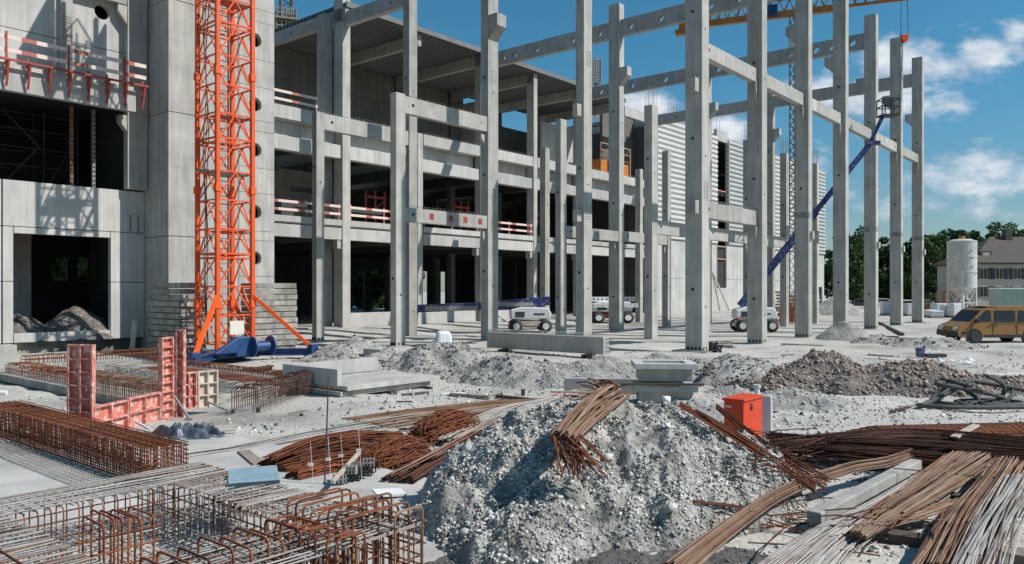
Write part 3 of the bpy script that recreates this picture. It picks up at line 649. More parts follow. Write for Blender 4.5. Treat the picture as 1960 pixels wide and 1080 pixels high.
# balcony guard rail on brackets
t = gthing('guard_rail', 'red guard rail on triangular brackets along the balcony at top left', 'guard rail', 6.0, 34.2, 11.5, 'red and white guard rails')
for z in (.45, .95): MB().box(0, -.04, z-.08, 10.0, -.004, z+.08).build('board', 'rail_stripe', t)
for k in range(14):
    x = .2+k*.74; f = MB(); f.bar((x, -.06, .25 if k % 3 else 1.15), (x, -.06, -.55), .07).bar((x, -.06, -.55), (x, -.35, .0), .06).bar((x, -.35, .0), (x, .3, -.02), .06).bar((x,-.06,-.95),(x,-.3,-.1),.07)
    f.build('bracket', 'red', t)
MB().box(0, -.3, .0, 10, -.2, .08).build('toe_board', 'red', t)

# ------------------------------------------------------------------ stair tower
TU, TV = 16.56, 33.3
tw = gthing('stair_tower', 'tall smooth concrete tower behind the orange crane with a row of round openings', 'tower', TU, TV, 0)
zs = [-.2, 5.1, 10.5, 15.4, 20.6, 27]
L1 = 3.35; L2 = 5.24
a1 = MB(); a2 = MB(); a3 = MB()
for z0, z1 in zip(zs[:-1], zs[1:]):
    a1.box(0, .3, z0+gp, .28, 5.2, z1-gp)          # left (shaded) face
    a2.box(0, 0, z0+gp, L1-gp, .297, z1-gp)         # sunlit face, big panels
a1.build('wall_panel', 'conc', tw, bevel=.012); a2.build('wall_panel', 'conc', tw, bevel=.012)
z = -.2; hz = [4.25, 6.45, 9.4, 11.55, 14.6, 17.0, 19.5]
edges = sorted([-.2, 1.2, 2.3, 3.4, 5.1, 5.55, 7.35, 8.55, 10.3, 10.8, 12.4, 13.7, 15.5, 16.1, 17.9, 18.6, 20.4, 22, 24, 27])
for z0, z1 in zip(edges[:-1], edges[1:]):
    hh = [h for h in hz if z0 < h < z1]; hh = hh[:1]
    a3.plate(L1+gp, L2, z0+gp*.7, z1-gp*.7, .004, .3, [(4.22, hh[0], .33)] if hh else [])
a3.build('wall_panel', 'conc', tw)
MB().box(.06, .12, 0, L1+.3, .25, 26.5).box(.08, .4, 0, .2, 5, 26.5).box(3.36, .35, 0, 3.8, .4, 26.5).box(4.9, .31, 0, 5.2, .36, 26.5).build('panel_joint', 'joint', tw)
MB().box(L2-.28, .31, 0, L2-.002, 5.2, 26.8).box(.3, 4.9, 0, L2-.3, 5.2, 26.8).box(.2, .3, 26.6, L2, 5.0, 26.9).build('core_wall', 'hollow', tw)
p = MB()
for z in (2.1, 7.6, 8.1, 12.4, 13.6, 16):
    for x in (.25, .4, 2.2): p.box(x, -.004, z+x*.1, x+.16, .003, z+x*.1+.03)
p.build('surface_chip', 'steel', tw)

# ------------------------------------------------------------------ orange tower crane on a blue cross base
CU, CV = 15.9, 28.1; SD = 1.5
cr_ = gthing('tower_crane', 'orange lattice tower crane on a blue cross base in front of the concrete tower', 'crane', CU+SD/2, CV+SD/2, 0)
hs_ = SD/2; cor = [(-hs_, -hs_), (hs_, -hs_), (hs_, hs_), (-hs_, hs_)]
ch = MB()
for x, y in cor: ch.box(x-.075, y-.075, .35, x+.075, y+.075, 21)
mast = ch.build('mast', 'orange', cr_)
z = .65; seg = 1.12; br = MB(); hz_ = MB(); k = 0
while z < 20.5:
    for i in range(4):
        p, q = Vector((*cor[i], 0)), Vector((*cor[(i+1) % 4], 0)); mdl = (p+q)/2
        up_, dn = Vector((0, 0, z+seg)), Vector((0, 0, z))
        hz_.bar(p+dn, q+dn, .055)
        br.bar(p+dn, mdl+up_, .045).bar(q+dn, mdl+up_, .045)
        if k % 4 == 3: hz_.bar(p+dn+Vector((0, 0, .16)), q+dn+Vector((0, 0, .16)), .07)
    if k % 4 == 0: hz_.bar(Vector((*cor[0], z)), Vector((*cor[2], z)), .06)
    z += seg; k += 1
br.build('diagonals', 'orange', mast); hz_.build('horizontals', 'orange', mast)
cl = MB()
for z in (2.2, 6.7, 11.2, 15.7):
    for x, y in cor: cl.box(x-.11, y-.11, z-.14, x+.11, y+.11, z+.14)
cl.build('collar', 'orange', mast)
MB().box(-1.95, 0.05, 16.0, -1.85, 2.7, 19.6).bar((-1.9, .2, 16.3), (-.75, -.6, 16.3), .1).bar((-1.9, .5, 16.3), (-.75, .6, 16.3), .1).bar((-1.9, .5, 19.3), (-.75, .6, 19.3), .1).build('shadow_panel', 'wood', cr_)  # unseen panel added above the view to cast a slanted shadow on the left wall
MB().box(-.32, .85, 15.4, -.22, 3.6, 17.7).bar((-.27, .9, 15.6), (-.27, -.6, 15.6), .1).bar((-.27, .9, 17.3), (-.27, -.6, 17.3), .1).build('shadow_panel', 'wood', cr_)  # another unseen panel, added and shaped for its shadow on the left wall
ld = MB()
for x in (-.15, .25): ld.bar((x, .2, .6), (x, .2, 20.8), .045)
z = .8
while z < 20.5: ld.bar((-.15, .2, z), (.25, .2, z), .03); z += .3
for z in (5.0, 9.5, 14.0): ld.box(-.7, -.65, z, .7, .0, z+.04)
ld.build('ladder', 'orange_dark', cr_)
cb = MB()
for q in range(3):
    pts = [(-.62+q*.06+.05*math.sin(zq*1.3+q), .45+.05*math.cos(zq*.9+q), zq) for zq in np.linspace(.6, 20.8, 24)]; cb.tube(pts, .018, 5)
cb.build('power_cable', 'plastic', cr_)
pf = MB(); pf.cyl((0, 0, 7.32), (0, 0, 7.38), .72, n=20); pf.box(-1.1, -.3, 7.36, 1.0, .3, 7.42); pf.build('platform', 'steel', cr_)
st = MB(); Lf = 2.95
feet = [(-Lf, -Lf), (Lf*.88, -Lf*.88), (Lf, Lf)]
for (fx, fy), (x, y) in zip(feet, cor): st.bar((fx*.93, fy*.93, .42), (x, y, 2.55), .15, .13)
st.build('strut', 'orange', cr_)
bs = MB()
for fx, fy in feet:
    bs.bar((fx*.25, fy*.25, .17), (fx, fy, .17), .26, .06).bar((fx*.25, fy*.25, .28), (fx, fy, .28), .08, .2).bar((fx*.25, fy*.25, .40), (fx, fy, .40), .26, .05); bs.box(fx-.28, fy-.28, .0, fx+.28, fy+.28, .12)
    bs.box(fx*.93-.16, fy*.93-.16, .1, fx*.93+.16, fy*.93+.16, .58)
bs.box(-.95, -.95, .1, .95, .95, .36)
bs.build('cross_base', 'blue', cr_, bevel=.015)
dr = MB(); dr.cyl((.3, -1.5, .55), (1.05, -1.5, .55), .2, n=28); dr.cyl((.24, -1.5, .55), (.30, -1.5, .55), .40, n=28).cyl((1.05, -1.5, .55), (1.11, -1.5, .55), .40, n=28)
dr.build('cable_drum', 'blue', cr_)
MB().box(-.35, -1.45, .2, .3, -.9, .95).prism([(-1.3, .35), (-.3, .35), (-.3, .95)], .3, 'xz', -1.5).build('motor_housing', 'blue', cr_, bevel=.03)
MB().box(-.28, -.86, 1.02, .32, -.83, 1.55).build('notice_board', 'signpale', cr_)
MB().bar((-.2,-.85,1.55),(0,-.8,1.8),.02).bar((.25,-.85,1.55),(0,-.8,1.8),.02).build('board_wire', 'steel', cr_)

# ballast slabs (each one a thing)
def ballast(u, v, lx_, ly_, n, side, z0=.1, hh=.248):
    for k in range(n):
        ju, jv = random.uniform(-.035, .035), random.uniform(-.05, .05)
        lab = f'grey concrete ballast slab in the stack {side} of the orange crane, ' + ('topmost' if k == n-1 else 'at the bottom' if k == 0 else f'slab number {k+1} counted from the bottom')
        t = gthing('ballast_slab', lab, 'ballast slab', u+ju, v+jv, z0+k*hh, 'crane ballast slabs '+side)
        t.rotation_euler = (0, 0, TH+random.uniform(-.008, .008))
        b_ = MB().box(0, 0, 0, lx_, ly_, hh-.03); b_.build('slab', 'conc_dark', t, bevel=.02)
ballast(15.55, 30.35, 1.15, 2.75, 12, 'left')
ballast(18.30, 29.5, 2.15, .95, 12, 'right')
t = gthing('concrete_plank', 'pale narrow board leaning by the left ballast stack', 'board', 14.8, 33.0, 0.3)
MB().box(0, 0, 0, .18, .06, 1.2).build('board', 'wood_pale', t); t.rotation_euler = (0, .08, TH)

# ------------------------------------------------------------------ precast pieces lying about
t = gthing('precast_beam', 'long precast beam lying on blocks with thin bars sticking out of its top', 'beam', 26.7, 17.6, .14)
MB().box(0, 0, 0, .42, 6.3, .70).build('web', 'conc', t, bevel=.012)
p = MB(); y = .15
while y < 6.25: p.tube([(.08, y, .68), (.08, y, .84), (.34, y+.02, .84), (.34, y, .68)], .009, 3); y += .13
for z in (.12, .3, .48, .62):
    for x in (.1, .3): p.tube([(x, 0.02, z), (x, -.28, z)], .01, 4)
p.build('stirrups', 'steel', t)
for v_, tx in ((18.4, 'right end'), (22.9, 'left end')):
    b_ = gthing('timber_block', f'small timber block under the {tx} of the precast beam', 'block', 26.45, v_, 0, 'timber blocks'); MB().box(0, 0, 0, .9, .12, .12).box(.02, -.3, 0, .2, -.12, .16).build('block', 'wood_dark', b_)
for (u_, v_, lu, lv, z0, h_, lab) in ((17.0, 19.7, .38, 1.8, -.05, .52, 'concrete footing block in the rubble, lower of the two below the low column'),
                                       (19.6, 22.9, .5, 1.05, -.05, .55, 'smaller concrete footing block just above the other one'),
                                       (35.6, 16.1, .5, 1.0, 0, .12, 'thin slab lying behind the nearest tall column')):
    t = gthing('concrete_block', lab, 'concrete block', u_, v_, z0, 'concrete blocks'); MB().box(0, 0, 0, lu, lv, h_).build('body', 'conc', t, bevel=.02)
# corner element on flat slabs
for k, (du, dv, lu, lv, z0) in enumerate(((0, .1, 3.1, 2.2, .10), (.12, -.02, 3.25, 2.3, .24))):
    t = gthing('precast_slab', ['lower flat slab under the upstanding corner element', 'upper flat slab directly under the corner element'][k], 'slab', 12.25+du, 15.74+dv, z0, 'flat precast slabs'); MB().box(0, 0, 0, lu, lv, .115).build('slab', 'conc', t, bevel=.01)
for k in range(3):
    t = gthing('timber_bearer', ['front timber bearer under the slab stack', 'middle timber bearer under the slab stack', 'rear timber bearer under the slab stack'][k], 'timber', 12.5+k*1.3, 15.6, 0, 'timber bearers'); MB().box(0, 0, 0, .1, 2.5, .095).build('beam', 'wood_dark', t)
t = gthing('corner_element', 'pale L-shaped precast element with two upstanding walls on top of the slab stack', 'precast element', 12.2, 15.9, .36)
MB().box(0, 0, 0, .14, 2.35, .42).build('front_wall', 'conc_light', t, bevel=.01); MB().box(.145, 2.22, 0, 3.2, 2.35, .40).build('side_wall', 'conc_light', t, bevel=.01)
# stacked tubs
for k in range(2):
    t = thing('concrete_tub', ['lower pale concrete tub, under the timbers of the upper one', 'upper pale concrete tub with an open top and projecting rim'][k], 'concrete tub', atY(1270, 18.9+.3, .05+k*.53), R(-4), 'stacked concrete tubs')
    f = MB(); wx, wy, h_ = (.62, .48, .40); 
    def ring(mb, ox, oy, ix, iy, z0, z1): mb.box(-ox, -oy, z0, ox, -iy, z1).box(-ox, iy, z0, ox, oy, z1).box(-ox, -iy, z0, -ix, iy, z1).box(ix, -iy, z0, ox, iy, z1)
    ring(f, wx, wy, wx-.1, wy-.1, 0, h_-.1); f.box(-wx+.1, -wy+.1, 0, wx-.1, wy-.1, .1); f.build('tub_wall', 'conc', t, bevel=.006)
    f = MB(); ring(f, wx+.12, wy+.12, wx-.12, wy-.12, h_-.097, h_+.03); f.build('rim', 'conc_light', t, bevel=.008)
t = thing('timber_bearer', 'thin dark timber sticking out between the two tubs', 'timber', atY(1270, 18.55, .50), R(-2), 'timber bearers'); MB().box(-1.0, 0, 0, .95, .1, .055).build('beam', 'wood_dark', t)
t = thing('precast_plank', 'grey precast plank standing on edge left of the concrete tubs', 'plank', atY(1150, 20.4, 0), R(-6)); MB().box(-.95, 0, 0.05, 1.0, .14, .46).build('plank', 'conc', t, bevel=.01)
for k, (px, py, l_, h_) in enumerate(((452, 752, 1.05, .28), (448, 768, 1.25, .22))):
    p = at(px, py, 0); t = thing('concrete_kerb', ['pale concrete block behind the yellow formwork frame, upper one', 'pale concrete block behind the yellow formwork frame, lower one'][k], 'concrete block', (p.x, p.y, -.02), R(8), 'concrete blocks'); MB().box(-l_/2, 0, 0, l_/2, .3, h_).build('body', 'conc', t, bevel=.01)
t = thing('white_block', 'rough white block lying on the rubble heap', 'block', (-2.28, 26.3, .95), R(20)); m_ = MB()
vs = [(-.28,-.22,0),(.26,-.25,0),(.3,.22,0),(-.3,.2,0),(-.22,-.16,.42),(.2,-.2,.4),(.24,.16,.44),(-.2,.18,.46)]
m_.add(vs, [(0,3,2,1),(4,5,6,7),(0,1,5,4),(1,2,6,5),(2,3,7,6),(3,0,4,7)]); m_.build('block', 'white', t, bevel=.08)

# ------------------------------------------------------------------ red box and pipe
t = gthing('distribution_box', 'bright red steel box with a lid standing among rusty bars', 'box', *UV(at(1423, 860, 0)), 0)
MB().box(0, 0, .0, .80, .36, .82).build('body', 'boxred', t, bevel=.006); MB().box(-.03, -.03, .822, .83, .39, .86).build('lid', 'boxred', t, bevel=.006)
MB().box(.30, -.012, .64, .36, -.002, .76).cyl((.33, -.03, .68), (.33, -.002, .68), .02, n=10).build('latch', 'dark', t)
MB().box(-.006, .22, .70, -.001, .33, .73).build('sticker', 'white', t)
pb = atY(1449, 15.8, 0); t = thing('standpipe', 'pale standpipe with a cap sticking up behind the red box', 'pipe', pb, 0)
MB().cyl((0, 0, 0), (0, 0, .80), .05, n=16).build('pipe', 'whiteplastic', t); MB().cyl((0, 0, .80), (0, 0, .86), .075, n=16).build('cap', 'whiteplastic', t)
t = thing('pale_board', 'pale rounded board standing right behind the red box', 'board', atY(1464, 14.8, 0), R(-30)); MB().box(-.1, 0, 0, .12, .1, .78).build('board', 'whiteplastic', t, bevel=.03)

# ------------------------------------------------------------------ boom lifts
def wheel(parent, x, y, r, w, hub='white', nm='wheel'):
    e = MB(); e.torus((x, y, r), r-.12, .125, 'y'); e.cyl((x, y-w/2, r), (x, y+w/2, r), r-.06, n=24)
    o = e.build(nm, 'tyre', parent, smooth=True); MB().cyl((x, y-w/2-.02, r), (x, y+w/2+.02, r), r*.5, n=16).build('rim', hub, o)
    return o
def lift(label, loc, rz, body='white', chassis='red', boom='boomblue', L=2.4):
    t = thing('boom_lift', label, 'boom lift', loc, rz, 'boom lifts on the building floor')
    MB().box(-1.15, -.7, .42, 1.15, .7, .75).box(-1.4, -.25, .35, 1.4, .25, .6).build('chassis', chassis, t, bevel=.04)
    for x in (-.95, .95):
        for y in (-.85, .85): wheel(t, x, y, .42, .32)
    MB().prism([(-1.3, .85), (1.25, .85), (1.35, 1.2), (1.15, 1.6), (-.6, 1.65), (-1.3, 1.45)], 1.5, 'xz', -.75).build('turret', body, t, bevel=.07)
    MB().box(-1.0, -.765, 1.0, -.4, -.752, 1.35).box(.2, -.765, 1.15, .9, -.752, 1.25).build('decal', 'dark', t)
    return t
l1 = lift('white boom lift with its blue boom folded left, behind the precast beam', atY(1014, 51.5, -.0), R(4), 'white', 'form_pale')
MB().bar((-3.0, 0, 1.68), (1.3, 0, 2.05), .44, .58).build('boom', 'boomblue', l1, bevel=.03)
MB().bar((-7.3, 0, 1.55), (-2.6, 0, 1.72), .4, .5).build('telescope', 'boomblue', l1, bevel=.02)
MB().bar((-7.2, 0, 1.75), (-7.9, 0, .1), .3).build('jib', 'boomblue', l1)
f = MB()
for x in (-8.5, -7.9):
    for y in (-.45, .45): f.bar((x, y, .1), (x, y, 1.2), .05)
for z in (.12, .65, 1.2): f.bar((-8.5, -.45, z), (-7.9, -.45, z), .05).bar((-8.5, .45, z), (-7.9, .45, z), .05).bar((-8.5, -.45, z), (-8.5, .45, z), .05)
f.box(-8.5, -.45, .08, -7.9, .45, .14); f.build('basket', 'dark', l1)
MB().box(-6.8, -.24, 1.42, -3.4, -.205, 1.72).box(-2.2, -.26, 1.7, .2, -.225, 1.95).build('boom_cover', 'steel', l1)
MB().bar((-2.9,-.3,1.6),(-1.6,-.3,.7),.12).build('lift_cylinder','white',l1)
l2 = lift('red boom lift with a white perforated boom, farther back between two columns', atY(1168, 66, .0), R(6), 'white', 'red'); l2.scale = (1.3, 1.2, 1.1)
pb_ = MB().plate(-1.6, 1.6, 1.62, 1.98, -.2, .2, [(x, 1.8, .07) for x in np.arange(-1.4, 1.5, .28)]); pb_.build('boom', 'white', l2)
pb_ = MB().plate(-1.2, 1.6, 1.2, 1.5, -.99, -.85, [(x, 1.35, .06) for x in np.arange(-1.0, 1.5, .3)]); pb_.build('lower_boom', 'white', l2)
l3 = lift('white boom lift with a long blue boom raised diagonally behind the right-hand columns', atY(1443, 52.0, 0), R(-3), 'white', 'white')
MB().bar((-.9, 0, 1.7), (4.0, 0, 7.9), .42, .46).build('boom', 'boomblue', l3, bevel=.03)
MB().bar((4.0, 0, 7.9), (7.6, 0, 12.45), .30, .32).build('telescope', 'boomblue', l3, bevel=.02)
MB().bar((-.6, -.1, 2.4), (3.9, -.1, 8.15), .07).build('hose_guide', 'steel', l3)
MB().bar((7.4, 0, 12.2), (8.3, 0, 14.1), .2).box(7.3, -.2, 12.25, 8.1, .2, 12.5).build('jib', 'boomblue', l3)
f = MB(); bx0, bx1, bz = 8.1, 9.2, 14.1
for x in (bx0, (bx0+bx1)/2, bx1):
    for y in (-.45, .45): f.bar((x, y, bz), (x, y, bz+1.1), .06)
for z in (bz+.05, bz+.6, bz+1.1): f.bar((bx0, -.45, z), (bx1, -.45, z), .06).bar((bx0, .45, z), (bx1, .45, z), .06).bar((bx0, -.45, z), (bx0, .45, z), .06).bar((bx1, -.45, z), (bx1, .45, z), .06)
f.box(bx0, -.45, bz, bx1, .45, bz+.08).box(bx0+.1, -.48, bz+.5, bx0+.7, -.4, bz+1.05); f.build('basket', 'dark', l3)
p = MB()
for k in range(6): p.box(-1.28+k*.2, -.77, .88, -1.2+k*.2, -.755, 1.02)
p.build('warning_stripes', 'red', l3)

# ------------------------------------------------------------------ yellow van
vn = thing('yellow_van', 'ochre yellow passenger van parked at the right edge', 'van', atY(1898, 41.2, 0), R(3))
# x: nose at -2.35 .. tail 2.35
side = [(-2.36, .42), (-2.40, .62), (-2.32, .86), (-1.72, 1.12), (-1.08, 1.72), (-.82, 1.84), (0, 1.90), (2.05, 1.90), (2.22, 1.80), (2.34, 1.15), (2.36, .42), (2.2, .34), (-2.1, .34)]
body = MB(); n_ = len(side); secs = [(-.90, .94, 0), (-.86, 1.0, 0), (.86, 1.0, 0), (.90, .94, 0)]
vs = []; fs = []
for (yy, sc, _) in secs:
    for x, z in side:
        taper = 1 - .09*max(0, (z-1.05)/.85); vs.append((x*(1 if sc == 1 else .992), yy*taper, .34+(z-.34)*(1 if sc == 1 else .985)))
for s_ in range(3):
    for i in range(n_): fs.append((s_*n_+i, s_*n_+(i+1) % n_, (s_+1)*n_+(i+1) % n_, (s_+1)*n_+i))
fs.append(tuple(range(n_))); fs.append(tuple(reversed(range(3*n_, 4*n_))))
body.add(vs, fs); body.build('body', 'van', vn, bevel=.03)
def side_y(z): return -.90*(1-.09*max(0, (z-1.05)/.85))-.012
def glass(pts, nm='side_window'):
    m_ = MB(); f_ = [(x, side_y(z), z) for x, z in pts]; bk = [(x, side_y(z)+.03, z) for x, z in pts]; k = len(pts)
    m_.add(f_+bk, [tuple(range(k)), tuple(reversed(range(k, 2*k)))]+[(i, i+k, (i+1) % k+k, (i+1) % k) for i in range(k)])
    f2 = [(x, -side_y(z), z) for x, z in pts]; b2 = [(x, -side_y(z)-.03, z) for x, z in pts]
    m_.add(f2+b2, [tuple(reversed(range(k))), tuple(range(k, 2*k))]+[(i, (i+1) % k, (i+1) % k+k, i+k) for i in range(k)])
    fr_ = MB(); c_ = Vector((sum(p[0] for p in pts)/k, 0, sum(p[1] for p in pts)/k))
    return m_.build(nm, 'glass', vn)
glass([(-1.52, 1.14), (-.62, 1.14), (-.62, 1.70), (-.92, 1.70)])
glass([(-.46, 1.14), (.66, 1.14), (.66, 1.70), (-.46, 1.70)])
glass([(.82, 1.14), (1.98, 1.14), (1.90, 1.70), (.82, 1.70)])
ws = MB(); ws.add([(-1.70, -.78, 1.16), (-1.70, .78, 1.16), (-1.12, .72, 1.70), (-1.12, -.72, 1.70), (-1.66, -.78, 1.10), (-1.66, .78, 1.10), (-1.08, .72, 1.64), (-1.08, -.72, 1.64)], [(3,2,1,0),(4,5,6,7),(0,1,5,4),(1,2,6,5),(2,3,7,6),(3,0,4,7)])
ws.build('windscreen', 'glass', vn)
MB().box(2.28, -.68, 1.2, 2.345, .68, 1.66).build('rear_window', 'glass', vn)
MB().box(-2.46, -.88, .38, -2.22, .88, .62).build('front_bumper', 'plastic', vn, bevel=.04); MB().box(2.28, -.88, .38, 2.44, .88, .6).build('rear_bumper', 'plastic', vn, bevel=.04)
sk = MB().box(-1.0, -.915, .33, 1.0, -.89, .46).box(-2.2, -.912, .50, -1.92, -.89, .60); sk.build('side_trim', 'plastic', vn)
for y in (-.62, .62): MB().box(-2.40, y-.16, .68, -2.30, y+.16, .85).build('headlight', 'whiteplastic', vn, bevel=.02)
sm = MB()
for x in (-.54, .74): sm.box(x-.008, -.915, .45, x+.008, -.895, 1.12)
sm.box(-1.66, -.915, .55, -1.645, -.895, 1.08).box(-.5, -.915, 1.08, 2.1, -.9, 1.095); sm.build('door_seam', 'dark', vn)
MB().box(-.72, -.94, .96, -.56, -.905, 1.0).box(-.44, -.94, .96, -.28, -.905, 1.0).build('door_handle', 'dark', vn)
MB().box(-1.52, -1.12, 1.08, -1.38, -.9, 1.28).build('wing_mirror', 'plastic', vn, bevel=.02)
for x in (-1.52, 1.42):
    ar = MB()
    for sgn in (-1, 1): ar.cyl((x, sgn*.80, .36), (x, sgn*.908, .36), .42, n=28)
    ar.build('wheel_arch', 'plastic', vn)
    for y in (-.80, .80): wheel(vn, x, y*1.02, .32, .2, 'dark')
MB().box(-.8, -.7, 1.895, 2.0, .7, 1.925).build('roof_panel', 'van', vn, bevel=.012)

# ------------------------------------------------------------------ silo, house, container, small stuff of the far yard
sl_ = thing('cement_silo', 'white cylindrical cement silo with a cone and lattice legs', 'silo', atY(1841, 84, 0), R(20))
zb = zz(550, 84); zt_ = zz(463, 84)
MB().cyl((0, 0, zb), (0, 0, zt_), 1.42, n=40).build('shell', 'silo', sl_, smooth=False)
MB().cyl((0, 0, zt_), (0, 0, zt_+.25), 1.42, .9, 40).build('roof', 'silo', sl_); MB().cyl((0, 0, zt_+.25), (0, 0, zt_+.6), .22, n=14).box(-.5, -.05, zt_+.3, .5, .05, zt_+.36).build('vent', 'yellow', sl_)
rg = MB()
for z in np.linspace(zb, zt_, 4): rg.cyl((0, 0, z-.05), (0, 0, z+.05), 1.46, n=40)
rg.build('hoop', 'silo', sl_); MB().cyl((0, 0, zb-.03), (0, 0, zb-1.3), 1.38, .25, 32).build('cone', 'silo', sl_)
lg = MB()
for i in range(4):
    a_ = R(45+90*i); p = Vector((1.3*math.cos(a_), 1.3*math.sin(a_), 0)); q = Vector((1.3*math.cos(a_+R(90)), 1.3*math.sin(a_+R(90)), 0))
    lg.bar(p, p+Vector((0, 0, zb+.3)), .16); lg.bar(p+Vector((0, 0, .2)), q+Vector((0, 0, zb-.1)), .08).bar(q+Vector((0, 0, .2)), p+Vector((0, 0, zb-.1)), .08).bar(p+Vector((0, 0, 1.4)), q+Vector((0, 0, 1.4)), .08)
lg.build('leg_frame', 'silo', sl_)
dl = MB()
for z, dx in ((5.2, -.35), (6.1, -.35), (6.9, -.38), (4.4, .1), (7.2, .3)): dl.bar((dx*1, -1.44, z), (dx+.35, -1.43, z+.04), .03, .08)
dl.build('smear', 'conc_dark', sl_)

hs = thing('country_house', 'cream two-storey house with a brown hipped tile roof and small dormers, behind the silo', 'house', atY(1862, 112, 0), R(-2))
zE = zz(503, 112); zR = zE+4.0; HL = 30; HD = 10
MB().box(0, 0, -.2, HL, HD, zE).build('wall', 'plaster', hs)
rf = MB(); rf.add([(-.5, -.5, zE), (HL+.5, -.5, zE), (HL+.5, HD+.5, zE), (-.5, HD+.5, zE), (5.2, HD/2, zR), (HL-5.2, HD/2, zR), (-.5, -.5, zE-.25), (HL+.5, -.5, zE-.25), (HL+.5, HD+.5, zE-.25), (-.5, HD+.5, zE-.25)],
                  [(0, 1, 5, 4), (1, 2, 5), (2, 3, 4, 5), (3, 0, 4), (6, 7, 1, 0), (7, 8, 2, 1), (8, 9, 3, 2), (9, 6, 0, 3), (9, 8, 7, 6)])
rfo = rf.build('roof', 'tiles', hs)
MB().box(7, 4.2, zR-1.2, 8, 5.2, zR+1.0).build('chimney', 'tiles', rfo)
for k, x in enumerate((.9, 3.1, 5.6, 8.4, 11, 14, 17, 20)):
    for z0 in (zE-2.35, zE-4.9):
        if k < 2 and z0 < zE-4: z0 -= .0
        o = MB().box(x, -.06, z0, x+1.1, .02, z0+1.55).build('window', 'wood_pale', hs)
        MB().box(x+.08, -.09, z0+.08, x+.5, -.062, z0+1.47).box(x+.6, -.09, z0+.08, x+1.02, -.062, z0+1.47).build('pane', 'glass', o)
        MB().box(x-.62, -.1, z0, x-.04, -.03, z0+1.55).box(x+1.14, -.1, z0, x+1.72, -.03, z0+1.55).build('shutter', 'dark', o)
for x in (1.6, 8.5):
    o = MB().box(x, 1.0, zE+.7, x+1.6, 3, zE+1.7).build('dormer', 'tiles', hs); MB().box(x+.3, .93, zE+.85, x+1.3, .99, zE+1.5).build('window', 'wood_pale', o)
MB().box(-.55, -.62, zE-.12, HL+.5, -.5, zE+.02).build('gutter', 'dark', hs)
an = MB().bar((6.2, 5, zR), (6.2, 5, zR+2.3), .06).bar((5.2, 5, zR+2.1), (7.2, 5, zR+2.1), .05)
for x in (5.4, 5.8, 6.6, 7.0): an.bar((x, 4.6, zR+2.1), (x, 5.4, zR+2.1), .04)
t = thing('roof_aerial', 'thin television aerial on the ridge of the cream house', 'aerial', hs.location, R(-2)); an.build('mast', 'dark', t)

ct = thing('site_container', 'pale green site container right of the silo, cut by the picture edge', 'container', atY(1948, 88, 0), R(-6))
MB().box(-1.9, 0, .1, 4.1, 2.5, 2.9).build('box', 'container', ct, bevel=.04); f = MB()
for k in range(24): f.box(-1.85+k*.25, -.05, .25, -1.75+k*.25, -.003, 2.75)
f.build('corrugation', 'container', ct); MB().box(-1.95, -.06, 2.85, 4.15, 2.55, 3.0).build('frame', 'white', ct)
ld = thing('wheel_loader', 'small yellow wheel loader parked left of the silo', 'loader', atY(1801, 86, 0), R(5))
MB().box(-1.2, -.7, .6, 1.3, .7, 1.3).build('body', 'yellow', ld, bevel=.06); MB().box(-.1, -.6, 1.3, 1.0, .6, 1.36).box(-.15, -.65, 2.45, 1.1, .65, 2.6).bar((-.1, -.6, 1.3), (-.1, -.6, 2.5), .1).bar((1.0, -.6, 1.3), (1.0, -.6, 2.5), .1).bar((.45, -.6, 1.3), (.45, -.6, 2.5), .07).bar((-.1, .6, 1.3), (-.1, .6, 2.5), .1).bar((1.0, .6, 1.3), (1.0, .6, 2.5), .1).build('cab', 'yellow', ld)
MB().bar((-1.1, 0, 1.2), (-2.4, 0, .7), .25).prism([(-2.3, .2), (-3.1, .15), (-2.9, .9), (-2.4, 1.0)], 1.7, 'xz', -.85).build('bucket', 'yellow', ld)
for x in (-.8, .9):
    for y in (-.75, .75): wheel(ld, x, y, .5, .35, 'yellow')
for k, (px, d, w_, h_) in enumerate(((1779, 80, 1.25, .75), (1797, 82, 1.3, 1.35), (1815, 80, 1.3, 1.3), (1790, 78, 1.2, .7), (1826, 79, .9, 1.4), (1700, 86, 1.4, 1.5), (1744, 84, 1.4, 1.3))):
    t = thing('wrapped_pallet', 'white film-wrapped pallet, ' + ['leftmost of the group left of the silo', 'tall second one of the group left of the silo', 'below the silo cone, left', 'low and nearest of the group', 'rightmost by the silo leg', 'between the fifth and sixth tall columns', 'between the sixth and last tall columns'][k], 'pallet', atY(px, d, 0), R(random.uniform(-12, 12)), 'wrapped pallets')
    MB().box(-w_/2, -.5, .14, w_/2, .5, h_).build('load', 'whiteplastic', t, bevel=.06); f = MB()
    for y in (-.5, -.05, .4): f.box(-w_/2, y, 0, w_/2, y+.1, .13)
    f.build('pallet', 'wood', t)
    f = MB()
    for z in np.arange(.3, h_-.05, .22): f.box(-w_/2-.012, -.512, z, w_/2+.012, .512, z+.03)
    f.build('band', 'steel', t)
